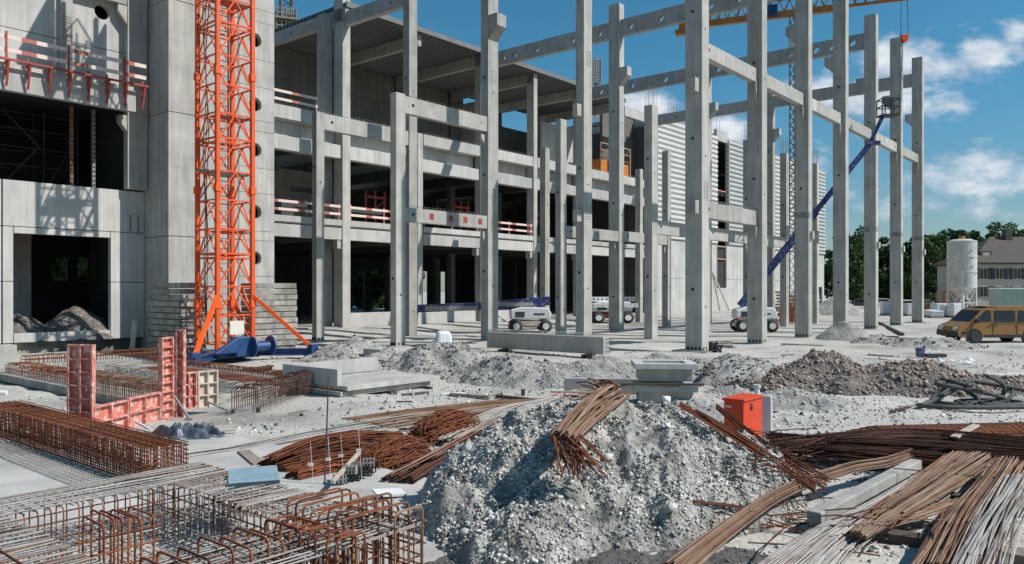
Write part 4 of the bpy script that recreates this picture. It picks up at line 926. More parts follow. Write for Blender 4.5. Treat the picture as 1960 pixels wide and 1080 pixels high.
for k, (px, d, col_) in enumerate(((1648, 118, 'dark'), (1683, 122, 'silo'), (1730, 105, 'white'), (1760, 112, 'dark'))):
    t = thing('parked_car', ['dark car far off between the fourth and fifth tall columns', 'pale car far off right of the fifth tall column', 'white pickup far off between the sixth and last tall columns', 'dark car far off behind the last tall column'][k], 'car', atY(px, d, 0), R(10*k-12), 'cars parked far off')
    MB().prism([(-2.1, .35), (-2.1, .8), (-1.2, .95), (-.7, 1.42), (.9, 1.42), (1.6, .98), (2.1, .9), (2.1, .35)], 1.7, 'xz', -.85).build('body', col_, t, bevel=.08)
    MB().prism([(-1.08, .97), (-.66, 1.36), (.86, 1.36), (1.4, .99)], 1.74, 'xz', -.87).build('windows', 'glass', t)
    for x in (-1.3, 1.3):
        for y in (-.78, .78): wheel(t, x, y, .32, .2, 'steel')
# stacked material between columns
for k, (px, d, w_, mm, h_) in enumerate(((1497, 66, 2.6, 'orange_dark', 1.2), (1521, 70, 1.4, 'orange_dark', 1.6), (1538, 74, 2.6, 'conc', 2.2), (1512, 88, 3.4, 'conc_dark', 2.4))):
    t = thing(['steel_rack', 'steel_rack', 'precast_pile', 'precast_pile'][k], ['orange steel rack behind the lift turret wheels', 'second orange steel rack right of the thin mast', 'pile of grey precast parts right of the third tall column', 'dark pile of slabs behind the orange racks'][k], ['rack', 'rack', 'precast pile', 'precast pile'][k], atY(px, d, 0), R(12*k), 'material piles in the yard')
    f = MB()
    if k < 2:
        for x in np.linspace(-w_/2, w_/2, 5):
            for y in (-.5, .5): f.bar((x, y, 0), (x, y, h_), .1)
        for z in (.15, h_*.5, h_): f.bar((-w_/2, -.5, z), (w_/2, -.5, z), .1).bar((-w_/2, .5, z), (w_/2, .5, z), .1).bar((-w_/2, 0, z), (w_/2, 0, z), .3, .08)
    else:
        z = 0
        while z < h_: f.box(-w_/2+random.uniform(-.3, .2), -.6, z, w_/2+random.uniform(-.2, .3), .6, z+.22); z += .34
    f.build('stack', mm, t)

# ------------------------------------------------------------------ yellow crane far over the frame
yc = thing('yellow_tower_crane', 'yellow crane jib with a blue box crossing the sky on a thin lattice mast', 'crane', (23.0, 64.7, 0), math.atan2(-6.4, 16.1))
jb = MB(); zj = 25.3; jb.box(-9.2, -.22, zj-.1, 3.5, .22, zj+.42).box(-9.5, -.3, zj-.55, -7.9, .3, zj-.1); jb.box(3.5, -.12, zj+.1, 17, .12, zj+.32); jb.build('jib', 'yellow', yc, bevel=.02)
tr = MB(); n_ = 34
for i in range(n_):
    x0_, x1_ = -9+26*i/n_, -9+26*(i+1)/n_
    for y in (-.25, .25):
        tr.bar((x0_, y, zj+.4), ((x0_+x1_)/2, 0, zj+1.35), .06).bar(((x0_+x1_)/2, 0, zj+1.35), (x1_, y, zj+.4), .06)
tr.bar((-9, 0, zj+1.35), (17, 0, zj+1.35), .09); tr.build('truss', 'rust_tan', yc)
MB().box(-2.1, -.5, zj+.0, -1.1, -.24, zj+.95).build('machinery_box', 'blue', yc, bevel=.03)
ms = MB()
for x, y in ((-.2, -.2), (.2, -.2), (.2, .2), (-.2, .2)): ms.bar((x, y, 0), (x, y, zj), .07)
z = 0.2
while z < zj-.6:
    for s_ in (-.2, .2): ms.bar((-.2, s_, z), (.2, s_, z+.35), .045).bar((.2, s_, z+.35), (-.2, s_, z+.7), .045).bar((s_, -.2, z), (s_, .2, z+.35), .045)
    z += .7
ms.build('mast', 'rust_tan', yc)
MB().box(-.3, -.32, zj-3.4, .25, .3, zj-1.2).build('mast_head', 'silo', yc)
hk = thing('crane_hook', 'red crane hook block hanging on two thin cables over the sixth tall column', 'crane hook', atY(1731, 60.8, 0), 0)
f = MB()
zh = zz(68, 60.8)
for dx in (-.28, .28): f.tube([(dx, 0, zh), (dx*.8, 0, zh+4.6)], .025, 4)
f.build('cable', 'dark', hk); MB().prism([(-.3, zh+.05), (.3, zh+.05), (.22, zh-.45), (-.05, zh-.6), (-.25, zh-.3)], .3, 'xz', -.15).build('block', 'boxred', hk, bevel=.03)
MB().box(-.5, -.2, zh+4.6, .5, .2, zh+4.9).build('trolley', 'red', hk)

for k, (px, d, y0, y1, w_, mm) in enumerate(((547, 72, 64, -60, 1.7, 'wood'), (1137, 92, 160, 118, 1.2, 'steel'))):
    t = thing('climbing_mast', ['dark lattice mast with a brown timber collar above the roof, right of the stair tower', 'small grey scaffold cage standing above the hall roof in the sky'][k], 'lattice mast', atY(px, d, 0), R(20))
    f = MB(); zt = zz(y1, d); zc0, zc1 = zz(y0, d), zz(24 if k == 0 else y1, d)
    for x in (-.5, .5):
        for y in (-.5, .5): f.bar((x, y, 14), (x, y, zt), .12)
    z = 14
    while z < zt-1:
        for s_ in (-.5, .5): f.bar((-.5, s_, z), (.5, s_, z+.6), .07).bar((.5, s_, z+.6), (-.5, s_, z+1.2), .07).bar((s_, -.5, z), (s_, .5, z+1.2), .07)
        z += 1.2
    f.build('mast', 'rust_dark' if k == 0 else 'steel', t)
    f = MB()
    for z in np.linspace(zc0, zc1, 6 if k == 0 else 9):
        f.box(-w_/2, -w_/2, z, w_/2, -w_/2+.1, z+.12).box(-w_/2, w_/2-.1, z, w_/2, w_/2, z+.12).box(-w_/2, -w_/2, z, -w_/2+.1, w_/2, z+.12).box(w_/2-.1, -w_/2, z, w_/2, w_/2, z+.12)
    for x in np.linspace(-w_/2, w_/2, 5):
        for y in (-w_/2, w_/2): f.bar((x, y, zc0), (x, y, zc1+.3), .08)
    if k == 0: f.box(-1.1, -1.1, zc1-.9, 1.1, 1.1, zc1-.75)
    f.build('collar', mm, t)

# ------------------------------------------------------------------ trees
def tree(label, x, y, h, r, m='leaf', seed=0):
    rs = random.Random(seed); t = thing('broadleaf_tree', label, 'tree', (x, y, 0), rs.uniform(0, 6), 'trees beyond the site')
    tr_ = MB(); tr_.tube([(0, 0, -.2), (.1, 0, h*.3), (.0, .1, h*.55)], .32, 8, .16); tips = []
    for i in range(9):
        a_ = rs.uniform(0, 6.28); z0 = h*rs.uniform(.22, .5); L_ = r*rs.uniform(.5, .9)
        p = Vector((L_*math.cos(a_), L_*math.sin(a_), z0+h*rs.uniform(.15, .35))); tr_.tube([(0, 0, z0), p*.5+Vector((0, 0, z0*.5+.2)), p], .12, 5, .04); tips.append(p)
    tr_.build('trunk', 'bark', t)
    cl_ = []
    for i in range(40):
        a_ = rs.uniform(0, 6.28); zq = rs.uniform(.12, .97); rr = r*math.sin(math.pi*min(1, zq*.82+.12))**.6*rs.uniform(.35, 1.0)
        cl_.append((rr*math.cos(a_), rr*math.sin(a_), h*zq, rs.uniform(.7, 1.5)))
    n_ = 7500; vs = np.zeros((n_*4, 3)); rg_ = np.random.default_rng(seed); ci = rg_.integers(0, len(cl_), n_); C = np.array(cl_)[ci]
    d_ = rg_.normal(size=(n_, 3)); d_ /= np.linalg.norm(d_, axis=1)[:, None]; c_ = C[:, :3]+d_*(C[:, 3]*rg_.uniform(.55, 1.05, n_))[:, None]*[1, 1, .75]
    a1_ = rg_.normal(size=(n_, 3)); a1_ /= np.linalg.norm(a1_, axis=1)[:, None]; a2_ = np.cross(a1_, rg_.normal(size=(n_, 3))); a2_ /= np.linalg.norm(a2_, axis=1)[:, None]
    s_ = rg_.uniform(.13, .26, n_)[:, None]
    for q, (i, j) in enumerate(((-1, -.6), (1, -.6), (1, .6), (-1, .6))): vs[q::4] = c_+a1_*s_*i+a2_*s_*j
    o = MB(); o.v = [tuple(v) for v in vs]; o.f = [(4*i, 4*i+1, 4*i+2, 4*i+3) for i in range(n_)]; o.build('crown', m, t)
tl = [(1600, 150, 12.5, 4.2), (1633, 138, 13.6, 4.0), (1655, 150, 12.6, 4.4), (1690, 142, 12.2, 4.0), (1716, 150, 10.0, 4.2), (1745, 140, 8.8, 3.8), (1768, 150, 13, 4.0), (1792, 136, 12.2, 4.2),
      (1818, 142, 13.6, 4.8), (1846, 138, 13.2, 4.4), (1880, 150, 14.0, 4.0), (1908, 146, 14.9, 4.6), (1940, 150, 13.9, 4.6), (1975, 148, 13.6, 5.0), (1676, 160, 9.5, 4.5), (1725, 165, 9.5, 5)]
tn = ['leftmost, half behind the ribbed hall', 'in the first gap right of the ribbed hall', 'behind the fourth tall column', 'right of the lift basket column, low down', 'left of the column under the hook', 'lowest, left of the last tall column',
      'directly behind the last tall column', 'just right of the last tall column', 'tall one above the house roof hip', 'rising behind the silo', 'behind the chimney of the house', 'tallest one behind the aerial', 'behind the house roof near the right edge', 'cut by the right edge', 'dark low one in the gap beside the lift basket column', 'dark low one between the sixth and last tall columns']
for k, (px, d, h_, r_) in enumerate(tl): p = atY(px, d); tree('dense green tree '+tn[k], p.x, p.y, h_, r_, 'leaf' if k % 3 else 'leaf2', 30+k)
for k, (u_, v_) in enumerate(((62.5, 79), (66.5, 81), (75, 84), (19.6, 54), (20.6, 57.5), (18.2, 56), (71, 83))):
    p = W(u_, v_); tree('green tree seen through the dark ground floor, '+['left gap', 'right gap', 'narrow middle gap', 'through the left building', 'deeper behind the left building', 'right one behind the left building', 'last narrow gap'][k], p.x, p.y, 7.5, 3.2, 'leaf', 70+k)
# ------------------------------------------------------------------ rubble heaps
M['dark_soil'] = mat('dark soil', (.16, .15, .14), (.07, .066, .062), 4, .9, 1.0, 14, bdist=.05)  # darker colour for the low patch before the big heap
def heap(name, label, cx, cy, humps, rx, ry, m, cat='heap', res=.09, rot=0, noise_=(.10, 1.3), group='rubble heaps', stones=0, smat='stone', srange=(.015, .05), fine=.035):
    """height field patch; humps = [(dx,dy,rx,ry,h,pow)]"""
    t = tag(MB().build(name, m), label, cat, group); t.location = (cx, cy, 0)
    nx, ny = int(2*rx/res)+1, int(2*ry/res)+1; vs = []; fs = []
    def H(x, y):
        h = 0
        wx, wy = x+.25*mnoise.noise(Vector((x*1.1+cx, y*1.1, 1))), y+.25*mnoise.noise(Vector((x*1.1, y*1.1+cy, 5)))
        for dx, dy, ax, ay, hh, pw in humps:
            q = math.sqrt(((wx-dx)/ax)**2+((wy-dy)/ay)**2); h = max(h, hh*max(0, 1-q**pw)) if q < 1 else h
        if h > 0:
            k = min(1, h/.12); h += k*(noise_[0]*fbm(x+cx, y+cy, noise_[1], 4)+fine*fbm(x+cx+7, y+cy, 5.5, 3))
        return max(h, 0)-.04 if h > 0 else -.12
    for j in range(ny):
        for i in range(nx):
            x, y = -rx+2*rx*i/(nx-1), -ry+2*ry*j/(ny-1); vs.append((x, y, H(x, y)))
    for j in range(ny-1):
        for i in range(nx-1):
            a_ = j*nx+i; q = (a_, a_+1, a_+nx+1, a_+nx)
            if max(vs[k][2] for k in q) > -.11: fs.append(q)
    used = sorted(set(i for f in fs for i in f)); mp_ = {v: i for i, v in enumerate(used)}
    me = bpy.data.meshes.new(name); me.from_pydata([vs[i] for i in used], [], [tuple(mp_[i] for i in f) for f in fs]); me.polygons.foreach_set('use_smooth', [True]*len(me.polygons))
    old = t.data; me.materials.append(M[m]); t.data = me; bpy.data.meshes.remove(old)
    if stones: pts = []; 
    k = 0
    while stones and k < stones:
        x, y = random.uniform(-rx, rx), random.uniform(-ry, ry); z = H(x, y)
        if z > -.05: pts.append((cx+x, cy+y, z)); k += 1
    if stones: scatter(name.replace('heap', 'stones'), 'loose stones on the '+label, pts, smat, srange)
    return H
def scatter(name, label, pts, m, srange, kind='stuff'):
    pts = np.array(pts); n_ = len(pts)
    base = np.array([(1,0,0),(-1,0,0),(0,1,0),(0,-1,0),(0,0,1),(0,0,-1)], float); tri = np.array([(0,2,4),(2,1,4),(1,3,4),(3,0,4),(2,0,5),(1,2,5),(3,1,5),(0,3,5)])
    s_ = srange[0]+(srange[1]-srange[0])*rng.random(n_)**3.4
    vv = base[None]*(s_[:, None, None]*rng.uniform(.55, 1.2, (n_, 6, 1)))*np.stack([rng.uniform(.8, 1.4, n_), rng.uniform(.7, 1.1, n_), rng.uniform(.5, .9, n_)], 1)[:, None, :]
    a_ = rng.uniform(0, 6.28, n_); b_ = rng.uniform(-.9, .9, n_); ca, sa, cb2, sb2 = np.cos(a_), np.sin(a_), np.cos(b_), np.sin(b_)
    x = vv[..., 0]*cb2[:, None]-vv[..., 2]*sb2[:, None]; z = vv[..., 0]*sb2[:, None]+vv[..., 2]*cb2[:, None]; y = vv[..., 1]
    X = x*ca[:, None]-y*sa[:, None]; Y = x*sa[:, None]+y*ca[:, None]
    P = np.stack([X, Y, z], -1)+pts[:, None, :]+np.array([0, 0, .3])*s_[:, None, None]
    F = (tri[None]+6*np.arange(n_)[:, None, None]).reshape(-1, 3)
    me = bpy.data.meshes.new(name); me.vertices.add(n_*6); me.vertices.foreach_set('co', P.reshape(-1)); me.loops.add(F.size); me.loops.foreach_set('vertex_index', F.reshape(-1).astype(np.int32))
    me.polygons.add(len(F)); me.polygons.foreach_set('loop_start', np.arange(0, F.size, 3, dtype=np.int32)); me.polygons.foreach_set('loop_total', np.full(len(F), 3, dtype=np.int32)); me.update(); me.validate()
    o = bpy.data.objects.new(name, me); COL.objects.link(o); me.materials.append(M[m]); return tag(o, label, 'stones', None, kind)

heap('soil_patch', 'dark soil at the front foot of the big gravel heap', .75, 7.9, [(0, 0, 2.2, .85, .13, 3.0)], 2.6, 1.2, 'dark_soil', cat='soil', group=None, res=.05, noise_=(.05, 2.5), stones=900, smat='stone_d', srange=(.006, .03))
# big foreground heap
BH = (1.15, 10.35)
HB = heap('gravel_heap', 'big pale grey gravel heap in the middle foreground', BH[0], BH[1],
          [(.12, .15, 2.3, 2.1, 1.15, 3.8), (.4, .2, 1.8, 1.5, 1.17, 2.4), (-.95, -1.35, 1.2, 1.45, .52, 3.5), (-.85, -.2, 1.45, 1.9, .95, 3.4), (-.15, -.35, 1.75, 1.95, .85, 4.0), (1.2, .2, 1.45, 1.5, .95, 3.0), (-.8, -1.1, 1.55, 1.35, .62, 4)], 3.6, 3.2, 'gravel', res=.035, noise_=(.20, 1.3), fine=.10)
def hz_at(x, y):
    h = HB(x-BH[0], y-BH[1]); return max(h, 0) if h > -.1 else ground_h(x, y)
pts = {0: [], 1: [], 2: []}
while sum(map(len, pts.values())) < 46000:
    x, y = random.uniform(-3.0, 3.4), random.uniform(-2.8, 2.6); z = HB(x, y)
    if mnoise.noise(Vector((x*1.4, y*1.4, 9)))+.5*mnoise.noise(Vector((x*4, y*4, 2))) < random.uniform(-.7, .35): continue
    if z > -.1 and (z > .0 or random.random() < .3): pts[random.choices((0, 1, 2), (6, 4, .5))[0]].append((BH[0]+x, BH[1]+y, z))
scatter('gravel_stones', 'pale stones covering the big foreground gravel heap', pts[0], 'stone', (.005, .034), 'stuff')
scatter('gravel_stones', 'darker stones mixed into the big foreground gravel heap', pts[1], 'stone_d', (.005, .028), 'stuff')
pl_ = [(BH[0]+x, BH[1]+y, HB(x, y)) for x, y in ((random.uniform(-2, 2.2), random.uniform(-2.3, 1.6)) for _ in range(150)) if HB(x, y) > .05]
scatter('gravel_lumps', 'larger pale lumps lying on the big foreground gravel heap', pl_, 'stone', (.035, .10), 'stuff')
scatter('gravel_stones', 'brownish stones dotted over the big foreground gravel heap', pts[2], 'stone_b', (.006, .036), 'stuff')
pts = {0: [], 1: []}
for k in range(22000):
    y = random.uniform(6.2, 30)**1.0; x = random.uniform(-.2, .8)*y*.95
    if random.random() < .45 and y < 14: x = random.uniform(2, 9.5)
    if abs(x-1.0) < 2.4 and 8.6 < y < 12.4: continue
    if x < 1 and 8.5 < y < 14: continue
    pts[k % 2].append((x, y, ground_h(x, y)-.005))
scatter('ground_gravel', 'pale loose gravel strewn over the right foreground ground', pts[0], 'stone', (.008, .06))
scatter('ground_gravel', 'dark loose gravel strewn over the right foreground ground', pts[1], 'stone_d', (.008, .045))

heap('soil_heap', 'brown gravelly soil heap in the right middle ground', 9.6, 22.6, [(-.6, .3, 2.0, 2.2, .98, 1.3), (1.5, 0, 3.4, 2.0, .68, 1.5), (-2.0, -.6, 1.8, 1.5, .45, 1.4), (3.4, -.2, 2.0, 1.4, .42, 1.4)], 6.8, 3.0, 'brown_soil', stones=5200, smat='stone_b', srange=(.015, .10), noise_=(.22, 1.1))
heap('rubble_heap', 'grey rubble heap in front of the foot of the nearest tall column', 6.8, 24.6, [(0, 0, 2.3, 2.0, .72, 1.5), (1.6, -1.9, 1.7, 1.0, .35, 1.5), (-1.3, .9, 1.5, 1.3, .45, 1.5)], 3.8, 3.4, 'heap', stones=1800, smat='stone_d', srange=(.02, .08), noise_=(.2, 1.2))
heap('rubble_heap', 'grey rubble heap with the white block on it', -2.4, 25.6, [(.2, .6, 2.6, 2.4, 1.02, 1.6), (2.4, -1.0, 2.6, 1.8, .62, 1.6), (-2.0, -.6, 1.6, 1.6, .5, 1.6)], 5.2, 3.2, 'heap', stones=2600, smat='stone_d', srange=(.02, .08), noise_=(.22, 1.2))
heap('rubble_heap', 'long low rubble ridge running right from the white block to the tub stack', 2.8, 25.4, [(0, 0, 3.8, 1.6, .55, 1.6), (2.4, 1.2, 2.2, 1.8, .6, 1.6), (-1.6, -1.9, 2.6, 1.2, .35, 1.6)], 5.0, 3.4, 'heap', stones=1500, smat='stone', srange=(.02, .07), noise_=(.2, 1.2))
heap('rubble_heap', 'pale heap of earth between the right ballast stack and the footing blocks', -6.4, 31.5, [(0, 0, 2.2, 1.8, .85, 1.4), (1.9, -2.6, 2.0, 1.3, .5, 1.5)], 4.5, 4.2, 'heap', stones=700, smat='stone_d', srange=(.02, .09), noise_=(.2, 1.2))
heap('rubble_heap', 'cone of pale rubble at the foot of the fourth tall column', 18.8, 44.6, [(0, 0, 1.7, 1.6, 1.05, 1.1)], 2.2, 2.2, 'heap', res=.12)
heap('rubble_heap', 'low earth heap just left of the yellow van nose', 20.6, 38.6, [(0, 0, 2.6, 1.6, .5, 1.3), (-1.8, 2, 1.5, 1.5, .5, 1.3)], 3.6, 3.8, 'heap', res=.12, stones=300, smat='stone_d', srange=(.03, .12))
heap('rubble_heap', 'small pale heap right of the standpipe behind the red box', 6.6, 18.6, [(0, 0, 1.9, 1.2, .42, 1.6), (-2.4, .7, 1.3, .9, .42, 1.6), (-1.0, 1.6, .9, .6, .35, 1.6)], 4.2, 2.8, 'heap', stones=1200, smat='stone', srange=(.015, .06))
heap('soil_heap', 'brown soil heap inside the dark ground floor opening on the left', W(14.0, 37.6).x, W(14.0, 37.6).y, [(.5, 0, 1.9, 1.8, 1.3, 1.5)], 3.0, 2.6, 'brown_soil', res=.12).__class__
heap('soil_heap', 'lower soil heap at the left end of the dark ground floor opening', W(11.9, 37.2).x, W(11.9, 37.2).y, [(0, 0, 1.9, 1.6, 1.0, 1.5)], 3.0, 2.6, 'brown_soil', res=.12)
for o in list(bpy.data.objects):
    if o.name.startswith('soil_heap') and o.location.y > 30: o.location.z = .75
heap('rubble_heap', 'far grey heap in front of the cream house', 36, 88, [(0, 0, 3.5, 3, 1.9, 1.4)], 4.2, 4, 'heap', res=.3)

# ------------------------------------------------------------------ foundation slab on the left with bar rows
t = tag(MB().box(0, 0, 0, 5.2, 11.5, .22).build('foundation_slab', 'conc_dark', bevel=.02), 'pale foundation slab with rows of starter bars, left middle ground', 'slab'); t.location = W(8.3, 17.6, .0); t.rotation_euler = (0, 0, TH)
t = tag(MB().box(0, 0, 0, 5.5, 5.0, .3).build('foundation_slab', 'conc', bevel=.02), 'lower concrete strip at the left edge before the big opening', 'slab'); t.location = W(7.6, 28.9, .0); t.rotation_euler = (0, 0, TH)
def stirrup_row(label, p0, p1, z, w, h, step=.13, m='rust', r=.011, both=True):
    """row of closed hoops from p0 to p1"""
    p0, p1 = Vector(p0), Vector(p1); L = (p1-p0).length; d = (p1-p0)/L; s_ = Vector((-d.y, d.x, 0))
    t = thing('starter_bars', label, 'rebar row', p0+Vector((0, 0, z)), math.atan2(d.y, d.x), 'rows of bent starter bars'); f = MB(); x = 0
    while x < L:
        j = random.uniform(-.02, .02); hh = h*random.uniform(.85, 1.1)
        f.tube([(x, -w/2, 0), (x+j, -w/2, hh*.85), (x+j*2, -w*.32, hh), (x+j*2, w*.32, hh), (x+j, w/2, hh*.85), (x, w/2, 0)], r, 4); x += step*random.uniform(.8, 1.2)
    f.build('hoops', m, t); f = MB()
    for y in (-w/2, 0, w/2): f.tube([(0, y, h*.55), (L, y, h*.5)], r, 4); 
    for y in (-w*.4, w*.4): f.tube([(0, y, h*.96), (L, y, h*.98)], r, 4)
    f.build('long_bars', m, t); return t
def gp3(u, v): p = W(u, v); return (p.x, p.y, 0)
stirrup_row('rusty hoops along the near edge of the foundation slab, behind the red formwork', gp3(8.4, 17.5), gp3(8.4, 20.9), .2, .55, .5, .12, 'rust_tan')
stirrup_row('grey hoops along the middle of the foundation slab', gp3(10.6, 17.6), gp3(10.6, 25), .2, .35, .25, .16, 'rod_grey')
stirrup_row('rusty hoops on the far part of the foundation slab', gp3(13.0, 17.8), gp3(12.9, 27.5), .2, .35, .24, .14, 'rust')
stirrup_row('low rusty bars before the dark opening at far left', gp3(9.5, 28.9), gp3(14.5, 28.9), .3, .5, .3, .13, 'rust')
stirrup_row('rusty bars at the left edge beside the pale tube', gp3(8.9, 21.5), gp3(8.9, 27.5), .2, .7, .30, .12, 'rust')
stirrup_row('dark rusty starter bars between the tall red panel and the blue crane base', gp3(9.3, 15.4), gp3(12.6, 17.4), .15, .5, .5, .10, 'rust_dark')
t = thing('drain_pipe', 'short pale pipe end at the left picture edge', 'pipe', at(2, 752, .45), R(5)); MB().cyl((-.8, 0, 0), (.12, 0, 0), .055, n=14).build('pipe', 'white', t)

# loose criss-cross bar mats on the slab
for k, (u_, v_, lu, lv, tx) in enumerate(((9.2, 18.4, 1.0, 3.2, 'near'), (11.3, 19.0, 1.3, 6.4, 'middle'), (9.4, 22.2, 1.0, 4.6, 'left'))):
    t = gthing('bar_mat', f'flat mat of thin bars lying on the {tx} part of the foundation slab', 'rebar mat', u_, v_, .235, 'bar mats on the slab'); f = MB()
    for q in range(int(lu/.12)): f.tube([(q*.12, random.uniform(-.1, .1), .02), (q*.12+random.uniform(-.04, .04), lv, .03)], .009, 3)
    for q in range(int(lv/.14)): f.tube([(random.uniform(-.1, .1), q*.14, .04), (lu, q*.14+random.uniform(-.03, .03), .05)], .009, 3)
    f.build('bars', 'rust', t)

# ------------------------------------------------------------------ red formwork panels
def formwork(label, u, v, z, L, H, along='b', cols=2, rows_=6, m='form', th=.12, fl=.035):
    t = gthing('formwork_panel', label, 'formwork panel', u, v, z, 'steel formwork panels')
    f = MB(); s_ = MB()
    if along == 'b':
        s_.box(th-.02, .002, .002, th, L-.002, H-.002)
        for i in range(cols+1): y = (L-fl)*i/cols; f.box(0, y, 0, th-.022, y+fl, H)
        for j in range(rows_+1):
            zq = (H-fl)*j/rows_
            for i in range(cols): y = (L-fl)*i/cols; f.box(.004, y+fl+.001, zq, th-.024, y+(L-fl)/cols-.001, zq+fl*.8)
    else:
        s_.box(.002, th-.02, .002, L-.002, th, H-.002)
        for i in range(cols+1): x = (L-fl)*i/cols; f.box(x, 0, 0, x+fl, th-.022, H)
        for j in range(rows_+1):
            zq = (H-fl)*j/rows_
            for i in range(cols): x = (L-fl)*i/cols; f.box(x+fl+.001, .004, zq, x+(L-fl)/cols-.001, th-.024, zq+fl*.8)
    s_.build('skin', m, t); f.build('ribs', m, t); return t
def fpanel(label, p, rz, L, H, cols, rows_, z=0.0, m='form', th=.10):
    o = formwork(label, 0, 0, 0, L, H, 'a', cols, rows_, m, th); o.location = (p[0], p[1], z); o.rotation_euler = (0, 0, rz); return o
A1_ = R(80.8); q0 = Vector((-7.70, 14.55, 0)); dA = Vector((math.cos(A1_), math.sin(A1_), 0)); dP = Vector((dA.y, -dA.x, 0))
fpanel('tall pink-red formwork panel with two columns of cells, left of the low frames', q0-dP*.53+Vector((-.02, -.05, 0)), A1_-R(90), .52, 1.75, 2, 7)
fpanel('low pink formwork frame, nearer half, right beside the tall two-column panel', q0, A1_, .98, .60, 2, 2)
fpanel('low pink formwork frame, farther half, running up to the tall narrow panel', q0+dA*1.0, A1_, 1.05, .62, 2, 2)
fpanel('tall narrow pink formwork panel with one column of small cells', q0+dA*2.08, A1_, .42, 1.75, 1, 9)
fpanel('tallest dark red plank-like panel at the formwork corner', q0+dA*2.52+dP*.02, A1_-R(90), .19, 1.9, 1, 3)
pq = Vector((-7.17, 17.1, 0))
fpanel('low red formwork panel just right of the tallest plank-like panel', pq, TH, .36, .80, 2, 3, .16)
fpanel('low cream formwork panel at the right end of the formwork', pq+AX*.38, TH, .48, .82, 2, 3, .14, 'form_pale')
for k, ((a_, b_), (c_, d_), tx) in enumerate((((328, 757), (440, 790), 'upper long one'), ((318, 765), (362, 803), 'short steep one'), ((252, 808), (290, 826), 'white one at the foot of the low frame'))):
    p, q = at(a_, b_, .5), at(c_, d_, .03); p = Vector((q.x-(.9 if k == 0 else .35), q.y+.1, [.42, .5, .2][k]))
    t = thing('push_prop', 'thin steel prop bracing the formwork, '+tx, 'prop', q, 0, 'formwork props'); MB().bar(p-q, (0, 0, .02), .035).box(-.08, -.06, 0, .08, .06, .03).build('tube', 'steel' if k < 2 else 'white', t)

# ------------------------------------------------------------------ rusty long cage (left)
def cage(t, lu, lv, h, su, sv, sz, m, r=.009, jit=.012, top_m=None, seed=1):
    rs = random.Random(seed); f = MB(); J = lambda: rs.uniform(-jit, jit)
    for x in np.arange(0, lu+.01, su):                    # rings across: verticals on both long sides + top + bottom
        pass
    y = 0
    while y <= lv:
        f.tube([(0, y+J(), 0), (J(), y+J(), h*.5), (0, y, h-.02), (.03, y, h), (lu-.03, y+J(), h), (lu, y, h-.02), (lu+J(), y+J(), h*.5), (lu, y, 0)], r, 4); y += sv*rs.uniform(.85, 1.15)
    for x in np.arange(su, lu-.01, su):
        for yy in (0, lv): f.tube([(x+J(), yy, 0), (x+J(), yy, h)], r, 4)
    o1 = f.build('hoops', m, t); f = MB()
    for z in np.arange(sz*.6, h+.01, sz):
        for x in (0, lu): f.tube([(x+.012, -.05, z+J()), (x+J(), lv*.5, z+J()), (x+.012, lv+.05, z+J())], r, 4)
        for yy in (0, lv): f.tube([(-.04, yy, z+J()), (lu+.04, yy, z+J())], r, 4)
    for x in np.arange(0, lu+.01, su): f.tube([(x+J(), -.06, h+.015), (x+J(), lv*.5, h+.01), (x+J(), lv+.06, h+.018)], r, 4); f.tube([(x, 0, .03), (x+J(), lv, .03)], r, 4)
    f.build('long_bars', top_m or m, t); return t
pN = at(181, 908, 0); un, vn_ = UV(pN)
cg = gthing('reinforcement_cage', 'long dense rust-brown reinforcement cage at the left edge', 'reinforcement cage', 5.08, 10.9, .03, 'reinforcement cages'); cage(cg, .60, 6.6, .53, .085, .07, .065, 'rust', r=.0085, seed=3)
inn = MB()
for x in (.2, .4):
    y = .05
    while y < 6.6: inn.tube([(x, y, .02), (x+random.uniform(-.03, .03), y, .51)], .0085, 3); y += .10
inn.build('inner_bars', 'rust_dark', cg)
t = gthing('bar_mat', 'grey flat mat of thin bars on the pale slab before the long cage', 'rebar mat', 4.42, 11.0, .062, 'bar mats on the slab'); f = MB()
for q in range(7): f.tube([(q*.09, 0, .01), (q*.09, 4.8, .01)], .007, 3)
for q in range(48): f.tube([(0, q*.1, .02), (.58, q*.1, .02)], .007, 3)
f.build('bars', 'steel', t)

# ------------------------------------------------------------------ ring-shaped foundation cage in the foreground
u0r, u1r, v0r, v1r, HR = .9, 4.95, 5.2, 9.2, .58
iu0, iu1, iv0, iv1 = 2.62, 4.2, 6.05, 8.3
rc = gthing('foundation_cage', 'big cement-splashed reinforcement cage around a square pocket, left foreground', 'reinforcement cage', 0, 0, .06, 'reinforcement cages')
rs = random.Random(5)
def inside(u, v): return iu0 < u < iu1 and iv0 < v < iv1
top = MB(); vert = MB(); bot = MB(); Jn = lambda a=.014: rs.uniform(-a, a)
v = v0r
while v <= v1r:                                              # bars along a
    for (a_, b_) in ((u0r, u1r),) if not (iv0 < v < iv1) else ((u0r, iu0), (iu1, u1r)):
        n_ = 5; top.tube([(a_+(b_-a_)*k/(n_-1), v+Jn(.02), HR+.012+Jn(.01)) for k in range(n_)], .0074, 5)
    v += .072*rs.uniform(.8, 1.2)
u = u0r
while u <= u1r:
    for (a_, b_) in ((v0r, v1r),) if not (iu0 < u < iu1) else ((v0r, iv0), (iv1, v1r)):
        n_ = 5; top.tube([(u+Jn(.02), a_+(b_-a_)*k/(n_-1), HR-.006+Jn(.01)) for k in range(n_)], .0072, 5)
    u += .10*rs.uniform(.8, 1.2)
top.build('top_bars', 'rod_grey', rc)
for v in np.arange(v0r, v1r, .15): bot.tube([(u0r, v, .03), (u1r, v+Jn(), .03)], .008, 4)
